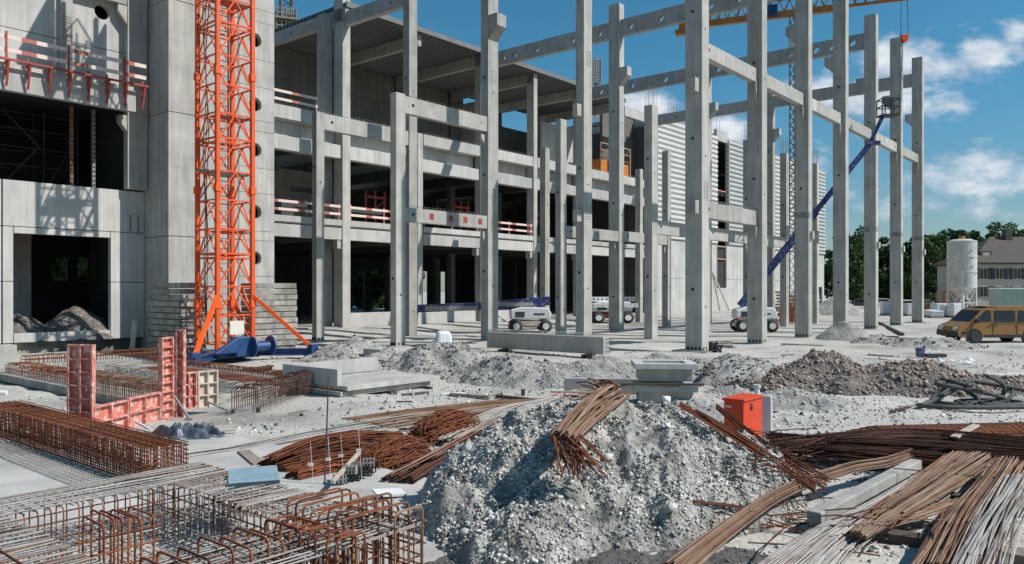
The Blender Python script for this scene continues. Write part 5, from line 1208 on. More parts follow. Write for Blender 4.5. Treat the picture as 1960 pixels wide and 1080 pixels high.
for u in np.arange(u0r, u1r, .15): bot.tube([(u, v0r, .045), (u+Jn(), v1r, .045)], .008, 4)
bot.build('bottom_bars', 'rod_grey', rc)
def hoop(mb, p, q, h, r=.0082, rad=.05, z0=0.0):
    """inverted U from p to q (2d) with rounded shoulders"""
    p, q = Vector((*p, z0)), Vector((*q, z0)); d = (q-p).normalized(); w = [p, p+Vector((0, 0, h-rad))]
    w += [p+d*rad*.3+Vector((0, 0, h-rad*.3)), p+d*rad+Vector((0, 0, h)), q-d*rad+Vector((0, 0, h)), q-d*rad*.3+Vector((0, 0, h-rad*.3)), q+Vector((0, 0, h-rad)), q]
    mb.tube(w, r, 5)
def run(mb, a0, a1, st, fn):
    a_ = a0
    while a_ < a1: fn(a_); a_ += st*rs.uniform(.8, 1.2)
run(vert, u0r, u1r, .13, lambda u: hoop(vert, (u+Jn(), v1r), (u+Jn(), iv1), HR+.0))
run(vert, u0r, u1r, .13, lambda u: hoop(vert, (u+Jn(), iv0), (u+Jn(), v0r), HR+.0))
run(vert, iv0, iv1, .13, lambda v: hoop(vert, (u0r, v), (iu0, v+Jn()), HR+.0))
run(vert, v0r, v1r, .12, lambda v: hoop(vert, (iu1, v), (u1r, v+Jn()), HR+.0))
vert.build('hoops', 'rod_mix', rc)
mid = MB()
for z in (.16, .30, .44):
    for v in (v0r, iv0, iv1, v1r): mid.tube([(u0r, v, z+Jn()), (u1r, v, z+Jn())], .009, 4)
    for u in (u0r, iu0, iu1, u1r): mid.tube([(u, v0r, z+Jn()), (u, v1r, z+Jn())], .009, 4)
mid.build('side_bars', 'rod_mix', rc)
# taller rusty hoop groups
def hoopgroup(label, u_, v_, n_, step, w, h, along, m='rust', z=.06, r=.011, name='hoop_group'):
    t = gthing(name, label, 'rebar hoops', u_, v_, z, 'groups of rusty hoops'); f = MB(); g_ = MB()
    for k in range(n_):
        s_ = k*step+Jn(.02)
        if along == 'v': hoop(f, (0, s_), (w, s_+Jn(.02)), h*rs.uniform(.94, 1.04), r)
        else: hoop(f, (s_, 0), (s_+Jn(.02), w), h*rs.uniform(.94, 1.04), r)
    L_ = n_*step
    for z_ in (h*.3, h*.55, h*.8):
        for s_ in (0, w):
            g_.tube([(s_, -.05, z_), (s_, L_, z_+Jn())] if along == 'v' else [(-.05, s_, z_), (L_, s_, z_+Jn())], r*.9, 4)
    f.build('hoops', m, t); g_.build('side_bars', m, t); return t
hoopgroup('small group of rusty rounded hoops standing in the pocket of the foreground cage', 3.05, 7.35, 6, .09, .5, .60, 'u', 'rust', .06)
hoopgroup('row of tall rusty hoops at the right corner of the foreground cage', 4.2, 5.25, 9, .12, .62, .78, 'v', 'rust')
hoopgroup('second row of rusty hoops beside the tall ones, toward the bottom edge', 3.85, 5.05, 9, .12, .30, .72, 'v', 'rust')
hoopgroup('outermost open rusty hoops at the left foot of the gravel heap', 4.55, 5.15, 4, .2, .34, .80, 'v', 'rust_tan')
hoopgroup('near row of rusty hoops at the bottom edge of the picture', 2.75, 5.45, 10, .15, .5, .72, 'u', 'rust')
hoopgroup('dense rusty hoops in the bottom left corner', 1.35, 6.0, 12, .07, 1.3, .30, 'u', 'rust', .42)
hoopgroup('rusty hoops at the far right corner of the foreground cage, by the blue sheet', 5.0, 8.25, 8, .11, .3, .42, 'v', 'rust_tan')

# ------------------------------------------------------------------ bundles, heaps of bars
def bundle(label, ctrl, widths, hts, n_, r=.0085, m='rust_tan', jitter=.02, npt=14, name='bar_bundle', fray=.25, seed=0, lie=True, group='bundles of reinforcing bars', sides=5, twist=.6, cat='bar bundle'):
    rs_ = random.Random(seed); base = Vector((ctrl[0][0], ctrl[0][1], 0)); t = None; f = MB(); path = spline([Vector(c) for c in ctrl], npt)
    W2 = np.interp(np.linspace(0, 1, npt), np.linspace(0, 1, len(widths)), widths); H2 = np.interp(np.linspace(0, 1, npt), np.linspace(0, 1, len(hts)), hts)
    for k in range(n_):
        a_ = rs_.uniform(-1, 1); b_ = rs_.random(); ea = a_+rs_.uniform(-twist, twist); eb = b_+rs_.uniform(-.4, .4)
        s0 = 0 if rs_.random() > fray else rs_.randint(0, npt//4); s1 = npt if rs_.random() > fray else npt-rs_.randint(0, npt//4); pts = []
        ph = rs_.uniform(0, 6.28)
        for i in range(s0, s1):
            q = i/(npt-1); d = (path[min(i+1, npt-1)]-path[max(i-1, 0)]); d.z = 0; d.normalize(); s_ = Vector((-d.y, d.x, 0))
            aa = max(-1.1, min(1.1, a_+(ea-a_)*q)); bb = max(0, min(1, b_+(eb-b_)*q))
            pts.append(path[i]-base+s_*(aa*W2[i]+jitter*.4*math.sin(q*4+ph))+Vector((0, 0, bb*H2[i]*(1-.6*aa*aa)+r+jitter*.15*math.sin(q*5+ph*2))))
        f.tube(pts, r*rs_.uniform(.85, 1.15), sides)
    o = f.build(name, m); o.location = base; return tag(o, label, cat, group)
def P(px, py, z=0.0): return tuple(at(px, py, z))
# bundle on the heap: draped from the crest to the near slope
b0 = Vector((1.35, 11.3, 1.05)); 
top_ = Vector(((1172-980)/1508*10.4, 10.4, zz(758, 10.4))); bot_ = Vector(((1078-980)/1508*8.55, 8.55, zz(850, 8.55)))
mid_ = (top_+bot_)/2+Vector((0, 0, .05))
bundle('bundle of dusty brown bars draped over the crest of the big gravel heap', [tuple(bot_), tuple(mid_), tuple(top_)], [.15, .18, .21], [.16, .16, .14], 105, .008, 'rust_tan', .03, 8, seed=1, twist=.9, fray=.1)
f = MB(); rs_ = random.Random(4)
for k in range(34):
    s_ = bot_+Vector((rs_.uniform(-.12, .18), rs_.uniform(-.05, .15), rs_.uniform(-.02, .12)))
    e = s_+Vector((rs_.uniform(-.12, .42), rs_.uniform(-.35, -.1), rs_.uniform(-.36, -.16))); f.tube([s_-bot_, e-bot_], .0095, 5)
for k in range(26):
    s_ = top_+Vector((rs_.uniform(-.2, .16), rs_.uniform(-.1, .1), rs_.uniform(.0, .14))); e = s_+Vector((rs_.uniform(-.28, -.02), rs_.uniform(.1, .3), rs_.uniform(-.02, .10))); f.tube([s_-bot_, (s_+e)/2-bot_+Vector((0, 0, .04)), e-bot_], .0095, 5)
o = f.build('bent_bars', 'rust'); o.location = bot_; tag(o, 'splayed rusty bar ends fanning out below and behind the bundle on the gravel heap', 'bars')

# grey-brown thin bars running across the middle ground
bundle('long thin grey-brown bars running from the rusty cage toward the tub stack', [P(345, 878, .03), P(470, 858, .03), P(640, 826, .04), P(820, 797, .04), P(1060, 768, .04)], [.16, .14, .14, .2, .2], [.07]*5, 26, .010, 'rod_grey', .03, 18, seed=2, twist=.9, sides=4)
bundle('fan of grey bars lying flat on timbers left of the gravel heap', [P(868, 846, .10), P(930, 812, .12), P(1000, 785, .14), P(1066, 768, .14)], [.30, .42, .48, .30], [.08]*4, 90, .009, 'rod_grey', .03, 10, seed=3, twist=.5, sides=4)
bundle('rust-brown bars fanning out left under the grey bars', [P(700, 812, .10), P(830, 792, .1), P(960, 775, .12), P(1066, 766, .12)], [.8, .7, .5, .25], [.05]*4, 30, .010, 'rust_tan', .03, 10, seed=4, twist=.8, sides=4)
bundle('dark rusty fan of bars against the left foot of the gravel heap', [P(765, 925, .06), P(830, 885, .1), P(905, 845, .25), P(980, 810, .5)], [.28, .24, .16, .08], [.12]*4, 60, .010, 'rust_dark', .02, 9, seed=5, twist=.5)
bundle('pair of pale bars crossing over the rust piles', [P(745, 915, .1), P(830, 872, .3), P(960, 800, .5)], [.06, .05, .05], [.04]*3, 5, .012, 'rust_tan', .02, 8, seed=6)
for k, (a_, b_) in enumerate((((828, 783), (957, 803)), ((950, 757), (1098, 772)), ((905, 796), (978, 812)), ((752, 798), (855, 806)))):
    p, q = at(*a_, .06), at(*b_, .06); t = thing('timber_bearer', ['dark timber under the left end of the grey bar fan', 'dark timber under the right end of the grey bar fan', 'short timber in the middle of the grey bar fan', 'pale timber left of the grey bar fan'][k], 'timber', p, 0, 'timber bearers'); MB().bar((0, 0, -.02), q-p-Vector((0, 0, .02)), .10, .08).build('beam', 'wood_dark' if k < 3 else 'wood', t)

# rust piles of stirrups
def rustpile(label, p0, p1, w, h, n_, m='rust', seed=0, r=.008, ends=True):
    rs_ = random.Random(seed); p0, p1 = Vector(p0), Vector(p1); L_ = (p1-p0).length; d = (p1-p0)/L_; ang = math.atan2(d.y, d.x); f = MB()
    for k in range(n_):
        a_ = rs_.uniform(-1, 1); lay = rs_.random()**.6; ln_ = rs_.uniform(.35, .7)*L_; x0 = rs_.uniform(-.03, max(.01, L_-ln_+.05)); x1 = x0+ln_; pts = []; ph = rs_.uniform(0, 6)
        for i in range(7):
            q = i/6; x = x0+(x1-x0)*q; hh = h*(.75+.35*math.sin(x/L_*math.pi))*(1-.75*a_*a_)*lay
            pts.append((x, a_*w+.05*math.sin(q*4+ph), max(.01, hh+.02*math.sin(q*6+ph))))
        if ends and rs_.random() < .5: pts.append((pts[-1][0]+.03, pts[-1][1]-.05, max(.01, pts[-1][2]-.12)))
        if ends and rs_.random() < .5: pts.insert(0, (pts[0][0]-.03, pts[0][1]-.04, max(.01, pts[0][2]-.10)))
        f.tube(pts, r, 4)
    o = f.build('stirrup_pile', m); o.location = p0+Vector((0, 0, .02)); o.rotation_euler = (0, 0, ang); return tag(o, label, 'stirrup pile', 'piles of rusty stirrups')
bundle('large pile of rust-brown tied stirrups lying left of the gravel heap', [P(520, 908), P(600, 885), P(690, 868), P(770, 858)], [.30, .40, .42, .34], [.30, .40, .38, .26], 330, .008, 'rust', .035, 9, seed=41, twist=.5, fray=.75, sides=4, name='stirrup_pile', cat='stirrup pile', group='piles of rusty stirrups')
bundle('lower front layer of the large rust-brown stirrup pile', [P(560, 925), P(640, 905), P(740, 893)], [.16, .22, .20], [.22, .28, .2], 150, .008, 'rust', .03, 8, seed=42, twist=.6, fray=.7, sides=4, name='stirrup_pile', cat='stirrup pile', group='piles of rusty stirrups')
rustpile('tangled right part of the rust-brown stirrup pile', P(700, 898), P(812, 874), .36, .36, 330, 'rust', 2)
rustpile('smaller rust-orange stirrup pile behind, beside the grey bar fan', P(800, 850), P(905, 828), .34, .46, 380, 'rust', 3)
for k, (px, py) in enumerate(((594, 890), (628, 880), (652, 873), (686, 862))):
    p = at(px, py, .5); t = thing('wire_tag', 'white paper tag wired to the rust pile, ' + ['leftmost', 'second from the left', 'third from the left', 'rightmost'][k], 'tag', p, 0, 'white tags on the rust pile'); MB().box(-.03, -.01, -.015, .035, .01, .02).build('tag', 'white', t); MB().tube([(0, 0, .3), (.02, 0, 0), (.05, 0, -.45)], .0025, 3).build('wire', 'white', t)

# right foreground: bundles, rails, post
bundle('long curved bundle of orange-brown bars sweeping up from the bottom edge', [P(1290, 1100, .10), P(1400, 1015, .22), P(1500, 950, .30), P(1620, 905, .26), P(1700, 890, .22), P(1785, 858, .22)], [.15, .11, .085, .08, .075, .07], [.12]*6, 70, .0075, 'rust_tan', .02, 20, seed=11, twist=.35)
bundle('wide bundle of dusty bars in the right foreground, ending at the dark timber', [P(1505, 1110, .08), P(1590, 1040, .12), P(1700, 975, .18), P(1800, 915, .2), P(1888, 862, .22)], [.34, .28, .20, .22, .26], [.10]*5, 130, .0078, 'rod_grey', .03, 16, seed=12, twist=.6)
bundle('crossing layer of brown bars on top of the wide bundle', [P(1640, 1030, .22), P(1720, 975, .26), P(1800, 920, .3), P(1870, 868, .3)], [.10, .16, .24, .30], [.08]*4, 70, .0078, 'rust_tan', .03, 12, seed=13, twist=.8)
bundle('short brown bars splitting off to the right of the wide bundle', [P(1690, 1012, .15), P(1760, 990, .18), P(1835, 965, .2)], [.05, .08, .12], [.06]*3, 34, .0078, 'rust_tan', .02, 8, seed=14)
bundle('thick bundle of brown and grey bars at the right picture edge', [P(1815, 1110, .15), P(1860, 1010, .22), P(1905, 940, .24), P(1935, 893, .24)], [.32, .27, .22, .22], [.14]*4, 150, .0078, 'rust_tan', .025, 12, seed=15, twist=.7)
bundle('grey bars spreading over the bundle at the right picture edge', [P(1870, 1100, .3), P(1910, 1000, .36), P(1960, 915, .36)], [.22, .2, .2], [.05]*3, 46, .0075, 'rod_grey', .02, 9, seed=16)
p0_, p1_ = Vector(P(1572, 1008, .12)), Vector(P(1765, 900, .12)); t = thing('concrete_post', 'pale square concrete post lying beside the wide bundle of bars', 'post', p0_, math.atan2(p1_.y-p0_.y, p1_.x-p0_.x))
MB().box(0, 0, -.0, (p1_-p0_).length, .17, .15).build('post', 'conc', t, bevel=.02)
for k, (a_, b_, w_, h_, mm) in enumerate((((1700, 1030), (1840, 1050), .22, .16, 'wood_dark'), ((1820, 955), (1975, 975), .2, .15, 'wood_dark'), ((1920, 1068), (2010, 1085), .3, .2, 'wood'), ((1560, 1030), (1580, 1018), .25, .1, 'wood_dark'))):
    p, q = at(*a_, .05), at(*b_, .05); t = thing('timber_sleeper', ['thick dark timber under the wide bundle of bars', 'dark timber under the rear part of the right-edge bundle', 'timber block in the bottom right corner', 'small dark block under the end of the concrete post'][k], 'timber', p, 0, 'timber sleepers under the bars'); MB().bar((0, 0, 0), q-p, w_, h_).build('beam', mm, t, bevel=.01)
bundle('stack of long dark rusty bars running to the right edge behind the bundles', [P(1470, 858, .1), P(1600, 872, .14), P(1760, 880, .15), P(1990, 900, .15)], [.28, .35, .42, .42], [.28]*4, 110, .011, 'rust_dark', .03, 12, seed=21, twist=.8)
bundle('dark rusty bars on the upper edge of the bar stack at the right', [P(1450, 866, .2), P(1590, 850, .28), P(1760, 842, .3), P(1990, 862, .3)], [.2, .26, .3, .3], [.16]*4, 60, .011, 'rust_dark', .03, 12, seed=22, twist=.8)
# ribbed rusty trough
a_, b_ = Vector(P(1515, 862, .0)), Vector(P(2020, 848, .0)); L_ = (b_-a_).length
t = thing('ribbed_cage', 'long low ribbed rusty cage with evenly spaced hoops lying along the right side', 'reinforcement cage', a_, math.atan2(b_.y-a_.y, b_.x-a_.x), 'reinforcement cages')
sh = MB(); hp = MB(); n_ = int(L_/.13)
for k in range(n_+1):
    x = k*.13; w_ = .12+.32*min(1, x/1.6); h_ = .12+.26*min(1, x/1.6); pts = [(x-.02+.10*math.cos(a3_), -w_*math.cos(a3_)*1.0, max(.02, h_*math.sin(a3_))) for a3_ in np.linspace(.05, math.pi-.05, 9)]
    hp.tube(pts, .011, 4)
for q in range(34):
    a3_ = .1+(math.pi-.2)*q/33; pts = []
    for x in np.linspace(0, L_, 10):
        w_ = .12+.32*min(1, x/1.6); h_ = .12+.26*min(1, x/1.6); pts.append((x, -w_*math.cos(a3_)*.97, max(.01, h_*math.sin(a3_)*.97)))
    sh.tube(pts, .014, 4)
hp.build('hoops', 'rust_tan', t); sh.build('long_bars', 'rust', t)
# tangle around the box
def tangle(label, cx, cy, n_, spread, hmax, Lr, m, seed, r=.008, base=0.0):
    rs_ = random.Random(seed); f = MB()
    for k in range(n_):
        a_ = rs_.uniform(0, 6.28); L2_ = rs_.uniform(*Lr); x, y = rs_.gauss(0, spread[0]), rs_.gauss(0, spread[1]); z0 = base+rs_.uniform(.02, hmax); a_ = rs_.gauss(-.6, .7)
        c_ = rs_.uniform(-.25, .25); z1 = max(.02, z0+rs_.uniform(-.25, .25)); pts = []
        for i in range(6):
            q = i/5-.5; pts.append((x+math.cos(a_)*L2_*q+c_*math.sin(a_)*(.25-q*q)*2, y+math.sin(a_)*L2_*q-c_*math.cos(a_)*(.25-q*q)*2, z0+(z1-z0)*(q+.5)+.08*(.25-q*q)))
        f.tube(pts, r, 4)
    o = f.build('loose_bars', m); o.location = (cx, cy, 0); return tag(o, label, 'bars', 'tangles of loose bars')
pt = at(1400, 868, .1); tangle('tangle of thin rusty bars in front of the red box', pt.x, pt.y-.1, 60, (.35, .25), .42, (.4, 1.3), 'rust', 1)
pt = at(1480, 880, .1); tangle('tangle of thin rusty bars right of the red box', pt.x, pt.y, 60, (.35, .3), .35, (.4, 1.2), 'rust_dark', 2)
pt = at(1500, 985, .1); tangle('thin bent bars strewn over the right flank of the gravel heap', 2.9, 9.7, 30, (.35, .35), .25, (.4, 1.2), 'rust', 7, .006, .45)
tangle('few loose bars between the gravel heap and the orange-brown bundle', pt.x-.1, pt.y, 26, (.4, .2), .12, (.4, 1.1), 'rust', 3)
bundle('heavy dark bars sloping down the right side of the gravel heap', [(2.18, 10.25, 1.24), (2.95, 9.95, .79), (3.72, 9.65, .30)], [.05, .10, .17], [.10, .14, .12], 15, .010, 'rust', .02, 9, seed=31, twist=1.6)
bundle('thinner rusty bars beside the heavy ones on the right side of the heap', [(2.75, 10.6, 1.16), (3.3, 10.3, .70), (4.0, 10.0, .26)], [.03, .10, .24], [.06, .10, .14], 14, .008, 'rust', .03, 9, seed=32, twist=1.6)
bundle('narrow rusty loop of bent bar on the right flank of the gravel heap', [P(1325, 962, .42), P(1400, 972, .3), P(1470, 985, .12)], [.05]*3, [.02]*3, 4, .011, 'rust_dark', .01, 6, seed=33, name='bent_bars', cat='bars')
t = tag(MB().tube(spline([P(1290, 1095, .06), P(1350, 1030, .08), P(1410, 975, .12), P(1452, 905, .12)], 16), .05, 10).build('grey_pipe', 'hose', smooth=True), 'dark grey pipe running up beside the orange-brown bundle', 'pipe')
t = tag(MB().tube([(0, 0, -.2), (.03, .02, .7), (.06, .02, 1.55)], .011, 6).build('thin_rod', 'dark'), 'thin dark rod standing upright before the large rust pile', 'rod'); t.location = P(620, 935, 0)
t = tag(MB().tube([(.05, 0, -.3), (.02, .02, .2), (-.03, .05, .66)], .009, 6).build('thin_rod', 'dark'), 'thin dark rod sticking out of the front of the gravel heap', 'rod'); px_ = (972-980)/1508*7.6; t.location = (px_, 7.6, .0)
# green weeds by the box
f = MB(); rs_ = random.Random(9)
for k in range(90):
    a_ = rs_.uniform(0, 6.28); r_ = rs_.uniform(0, .2); z_ = rs_.uniform(.02, .2); c_ = Vector((r_*math.cos(a_)*1.4, r_*math.sin(a_), z_)); d_ = Vector((rs_.uniform(-1, 1), rs_.uniform(-1, 1), rs_.uniform(-.3, .8))).normalized()*.035; e_ = d_.orthogonal().normalized()*.018
    f.add([c_-e_, c_+d_, c_+e_, c_-d_], [(0, 1, 2, 3)])
o = f.build('weed', 'leaf'); o.location = (2.75, 10.6, .62); tag(o, 'small green weed growing at the left foot of the red box', 'plant')
f = MB()
for k in range(60):
    a_ = rs_.uniform(0, 6.28); r_ = rs_.uniform(0, .2); c_ = Vector((r_*math.cos(a_)*1.6, r_*math.sin(a_), rs_.uniform(.02, .14))); d_ = Vector((rs_.uniform(-1, 1), rs_.uniform(-1, 1), rs_.uniform(-.3, .8))).normalized()*.05; e_ = d_.orthogonal().normalized()*.03
    f.add([c_-e_, c_+d_, c_+e_, c_-d_], [(0, 1, 2, 3)])
o = f.build('weed', 'leaf2'); o.location = at(1585, 757, .02); tag(o, 'low green weed in front of the brown soil heap', 'plant')

# ------------------------------------------------------------------ hose coil
rs_ = random.Random(12); c0 = at(1868, 778, 0); f = MB()
for k in range(7):
    cx, cy = rs_.uniform(-.6, .7), rs_.uniform(-.4, .5); ra, rb_ = rs_.uniform(.35, 1.05), rs_.uniform(.2, .55); ph = rs_.uniform(0, 6.28); zt_ = rs_.uniform(.25, .75); a0_ = rs_.uniform(-.3, .3); pts = []
    for i in range(30):
        a_ = ph+i/29*rs_.uniform(5.2, 5.9) if False else ph+i/29*5.6
        x, y = ra*math.cos(a_), rb_*math.sin(a_); pts.append((cx+x*math.cos(a0_)-y*math.sin(a0_), cy+x*math.sin(a0_)+y*math.cos(a0_), .06+zt_*max(0, math.sin(a_*.5+k))*1.0))
    f.tube(pts, .05, 8)
f.tube(spline([(-1.5, -.25, .06), (-1.2, .0, .06), (-.5, .25, .3), (.1, .4, .55), (.5, .5, .5), (1.6, .3, .3)], 24), .055, 8)
f.tube(spline([(-1.5, -.25, .06), (-.9, -.55, .06), (.3, -.6, .07), (1.8, -.45, .07)], 24), .055, 8)
o = f.build('hose_coil', 'hose', smooth=True); o.location = c0; tag(o, 'tangled coil of thick dark grey hose at the right', 'hose')

# ------------------------------------------------------------------ tarp, sheet, planks, odds and ends
ct_ = at(350, 838, 0); n_ = 60; vs = []; fs = []
for j in range(n_):
    for i in range(n_):
        x, y = -.95+1.9*i/(n_-1), -.65+1.3*j/(n_-1); q = math.sqrt((x/.95)**2+(y/.6)**2); rr = 1+.25*mnoise.noise(Vector((math.atan2(y, x)*1.3, 2, 0)))
        nzv = 1.1*(1-2.2*abs(mnoise.noise(Vector((x*2.4+3+y, y*4.2, .3)))))**2+.5*abs(mnoise.noise(Vector((x*6, y*9, 1.3))))-.35; h_ = max(0, 1-(q/rr)**3)*.15*(.35+1.5*nzv)
        vs.append((x*rr*.95, y*rr*.9, h_+.03))
for j in range(n_-1):
    for i in range(n_-1):
        x, y = -.95+1.9*i/(n_-1), -.65+1.3*j/(n_-1)
        if math.sqrt((x/.95)**2+(y/.65)**2) < 1: fs.append((j*n_+i, j*n_+i+1, (j+1)*n_+i+1, (j+1)*n_+i))
tp = MB(); tp.v, tp.f = vs, fs; o = tp.build('tarpaulin', 'tarp', smooth=True); o.location = ct_; o.rotation_euler = (0, 0, -.1); so_ = o.modifiers.new('s', 'SOLIDIFY'); so_.thickness = .012
tag(o, 'crumpled blue-grey tarpaulin lying in front of the red formwork', 'tarpaulin')
cs = at(492, 930, .08); f = MB(); prof_ = [(-.36+.72*i/36, .035*math.cos(i/36*2*math.pi*6)) for i in range(37)]; k = len(prof_)
f.add([(-.32, y, z+.0) for y, z in prof_]+[(.34, y, z) for y, z in prof_]+[(-.32, y, z-.008) for y, z in prof_]+[(.34, y, z-.008) for y, z in prof_], [(i, i+1, k+i+1, k+i) for i in range(k-1)]+[(2*k+i, 3*k+i, 3*k+i+1, 2*k+i+1) for i in range(k-1)])
o = f.build('corrugated_sheet', 'sheet'); o.location = cs+Vector((0, 0, .55)); o.rotation_euler = (R(-4), 0, TH+R(90)+R(60)); tag(o, 'small pale blue corrugated sheet on the corner of the foreground cage', 'sheet')
o.location = atY(487, 8.75, .68); o.scale = (.8, .8, 1)
def plank(label, a_, b_, w_, h_, m, z=0.03, cat='plank', group='loose planks', name='wooden_plank'):
    p, q = at(*a_, z), at(*b_, z); o = MB().bar((0, 0, 0), q-p, w_, h_).build(name, m, bevel=.005); o.location = p+Vector((0, 0, h_*.3)); return tag(o, label, cat, group)
plank('short grey plank lying left of the large rust pile', (466, 868), (496, 893), .2, .07, 'wood')
plank('pale timber resting against the large rust pile', (636, 925), (688, 868), .05, .05, 'wood_pale', .25)
plank('pale board crossing the ribbed rusty cage', (1826, 838), (1868, 815), .12, .03, 'wood_pale', .42)
plank('thin board lying in the yard before the second tall column', (1497, 659), (1578, 663), .35, .06, 'wood')
plank('stack of brown boards on the ground behind the brown heap', (1652, 648), (1750, 652), .5, .16, 'wood')
plank('second brown board laid over the board stack', (1654, 644), (1720, 646), .3, .08, 'wood_dark', .15)
plank('long dark beam lying askew between the fifth and sixth tall columns', (1682, 618), (1728, 641), .2, .12, 'wood_dark')
plank('pale board leaning on the grey rubble heap', (1394, 682), (1434, 673), .22, .05, 'wood_pale', .3)
plank('thin board half buried on top of the brown heap', (1660, 680), (1712, 683), .2, .05, 'wood', .1)
plank('concrete slab cut by the right picture edge', (1903, 724), (1990, 716), .6, .1, 'conc_light')
plank('board at the foot of the nearest tall column', (1384, 702), (1402, 700), .2, .05, 'wood_dark')
plank('white gutter board lying by the tub stack', (1338, 770), (1300, 774), .08, .04, 'wood_pale')
plank('short dark plank on the grey rubble heap', (1372, 688), (1350, 718), .12, .05, 'wood_dark', .45)
plank('plank lying left of the grey bar fan', (862, 757), (938, 762), .12, .08, 'wood')
plank('dark plank on the ground right of the slab stack', (770, 757), (820, 752), .1, .05, 'wood_dark')
for k in range(16):
    px, py = random.uniform(1075, 1180), random.uniform(752, 764); p = at(px, py, random.uniform(.02, .2)); a_ = random.uniform(-.8, .8); L_ = random.uniform(.4, 1.0)
    o = MB().bar((-L_/2*math.cos(a_), -L_/2*math.sin(a_), random.uniform(-.06, .06)), (L_/2*math.cos(a_), L_/2*math.sin(a_), random.uniform(-.02, .1)), .09, .035).build('scrap_board', ['wood_pale', 'wood', 'wood_pale', 'form'][k % 4]); o.location = p+Vector((0, 0, .1))
    tag(o, ['pale', 'grey-brown', 'bright', 'reddish'][k % 4]+' scrap board in the small woodpile behind the bundle on the heap', 'board', 'scrap boards behind the heap')
t = thing('bucket', 'dark blue bucket standing in the yard left of white plastic scraps', 'bucket', at(1761, 683, 0)); MB().cyl((0, 0, 0), (0, 0, .36), .15, .19, 18).build('body', 'boomblue', t); MB().box(.2, -.2, 0, 1.0, .2, .12).build('lid', 'dark', t)
for k in range(6):
    p = at(random.uniform(1795, 1865), random.uniform(686, 697), 0); m_ = MB(); w_ = random.uniform(.15, .4)
    m_.add([(-w_, 0, 0), (0, -w_*.5, .02), (w_, .05, 0), (.1, w_*.5, .03), (0, 0, random.uniform(.08, .2))], [(0, 1, 4), (1, 2, 4), (2, 3, 4), (3, 0, 4), (3, 2, 1, 0)]); o = m_.build('plastic_scrap', 'whiteplastic'); o.location = p; tag(o, 'crumpled white plastic scrap on the ground right of the blue bucket', 'plastic scrap', 'white plastic scraps')
for k in range(5):
    p = at(random.uniform(1372, 1412), random.uniform(655, 664), 0); a_ = random.uniform(-.5, .5); o = MB().bar((-.5*math.cos(a_), -.5*math.sin(a_), .03), (.5*math.cos(a_), .5*math.sin(a_), .08), .12, .03).build('scrap_board', 'wood'); o.location = p; tag(o, 'thin scrap board between the nearest two tall columns', 'board', 'scrap boards between the tall columns')
for k, (px, py, s_) in enumerate(((1001, 757, .1), (494, 790, .07), (577, 800, .06), (446, 793, .06), (488, 755, .05))):
    o = MB().box(-s_/2, -s_/2, 0, s_/2, s_/2, s_*1.6).build('wooden_peg', 'wood_dark'); o.location = at(px, py, 0); tag(o, ['short post standing under the plank left of the bar fan', 'dark peg in the ground left of the slab stack', 'dark peg in the ground below the slab stack', 'dark peg near the foot of the formwork prop', 'small peg by the pale concrete blocks'][k], 'peg', 'pegs in the ground')
for k in range(11):
    px, py = 640+k*6+random.uniform(-3, 3), 930-k*2+random.uniform(-4, 6); t = thing('spacer_block', 'black and grey plastic bar spacer in the small heap under the thin rod', 'spacer', at(px, py, .05)+Vector((0, 0, random.uniform(0, .18))), random.uniform(-.5, .5), 'plastic spacers'); f = MB()
    for q in range(4): f.box(q*.05, 0, 0, q*.05+.018, .1, .12)
    f.box(0, 0, .05, .17, .1, .07).box(0, .04, .1, .17, .06, .12); f.build('lattice', 'plastic' if k % 3 else 'steel', t)
o = MB().box(-.2, -.12, 0, .2, .12, .03).build('white_board', 'white'); o.location = at(745, 945, .1); o.rotation_euler = (.1, .1, .5); tag(o, 'white board lying between the hoops and the gravel heap', 'board')
o = MB().box(-.3, -.2, 0, .3, .2, .04).build('white_board', 'white'); o.location = at(868, 756, .02); tag(o, 'small white board left of the plank in the yard', 'board')
t = thing('small_tree_of_wire', 'small dark bundle of scrap at the foot of the nearest tall column', 'scrap', at(1368, 674, 0)); t.name = 'scrap_bundle'; f = MB()
for k in range(14): f.tube([(random.uniform(-.3, .3), random.uniform(-.2, .2), 0), (random.uniform(-.3, .3), random.uniform(-.2, .2), random.uniform(.2, .5))], .05, 5)
f.build('pieces', 'dark', t)
print('objects', len(bpy.data.objects))

for k, (a_, b_) in enumerate((((452, 742), (540, 716)), ((470, 750), (560, 726)), ((420, 722), (520, 706)))):
    p, q = at(*a_, .06), at(*b_, .06); o = MB().bar((0, 0, .1), q-p+Vector((0, 0, .1)), .18, .06).bar((0, 0, .0), q-p, .05, .16).bar((0, 0, -.08), q-p+Vector((0, 0, -.08)), .2, .04).build('steel_rail', 'rust_dark'); o.location = p
    tag(o, ['rusty steel beam on the ground just left of the slab stack', 'nearest rusty steel beam before the blue crane base', 'rusty steel beam right under the blue cable drum'][k], 'steel beam', 'steel beams by the crane base')

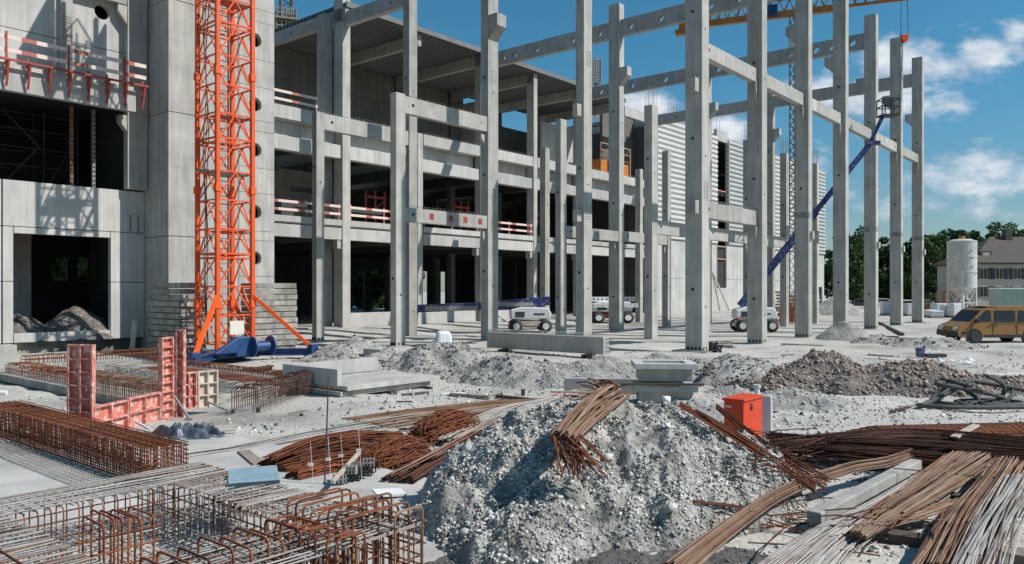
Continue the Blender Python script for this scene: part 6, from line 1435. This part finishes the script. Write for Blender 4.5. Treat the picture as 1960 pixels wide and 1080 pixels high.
# loose stones, clods and offcuts over the middle yard
pts = {0: [], 1: []}
for k in range(15000):
    y = 11+25*random.random()**1.3; x = random.uniform(-.62, .68)*y
    u_, v_ = x*AX.x+y*AX.y, x*BX.x+y*BX.y
    if u_ < 8 and 3.6 < v_ < 14.4 or (8 < u_ < 14 and v_ > 15.5): continue
    if mnoise.noise(Vector((x*.45, y*.45, 2))) < random.uniform(-.5, .3): continue
    pts[k % 2].append((x, y, ground_h(x, y)-.005))
scatter('yard_gravel', 'pale stones and clods scattered over the middle of the yard', pts[0], 'stone', (.012, .075))
scatter('yard_gravel', 'dark stones and clods scattered over the middle of the yard', pts[1], 'stone_d', (.012, .07))
for k in range(26):
    px, py = [(random.uniform(420, 900), random.uniform(765, 850)), (random.uniform(1460, 1900), random.uniform(700, 800)), (random.uniform(700, 1700), random.uniform(652, 700))][k % 3]
    p = at(px, py, 0); a_ = random.uniform(-1.2, 1.2); L_ = random.uniform(.25, .9); o = MB().bar((-L_/2*math.cos(a_), -L_/2*math.sin(a_), .02), (L_/2*math.cos(a_), L_/2*math.sin(a_), random.uniform(.02, .07)), random.uniform(.03, .09), .03).build('offcut', ['wood', 'wood_dark', 'rust_dark', 'wood_pale'][k % 4]); o.location = p+Vector((0, 0, ground_h(p.x, p.y)+.02))
    tag(o, ['grey timber', 'dark timber', 'rusty steel', 'pale timber'][k % 4]+' offcut lying loose on the ground '+['left of the rust piles', 'right of the red box', 'before the tall columns'][k % 3], 'offcut', 'offcuts on the ground')

# stray bars lying across the big bundles and the ground at the right
for k in range(14):
    px0, py0 = random.uniform(1450, 1900), random.uniform(900, 1060); p = at(px0, py0, .32 if px0 > 1600 else .15); a_ = random.choice((random.gauss(.9, .25), random.gauss(-.3, .5))); L_ = random.uniform(.6, 1.8)
    o = MB().tube([(-L_/2*math.cos(a_), -L_/2*math.sin(a_), 0), (0, .02, .02), (L_/2*math.cos(a_), L_/2*math.sin(a_), random.uniform(-.05, .05))], .0085, 5).build('loose_bar', ['rust', 'rust_tan', 'rust_dark'][k % 3]); o.location = p
    tag(o, ['rusty', 'dusty brown', 'dark rusty'][k % 3]+' single bar lying loose across the bundles at the lower right', 'bar', 'single loose bars at the lower right')
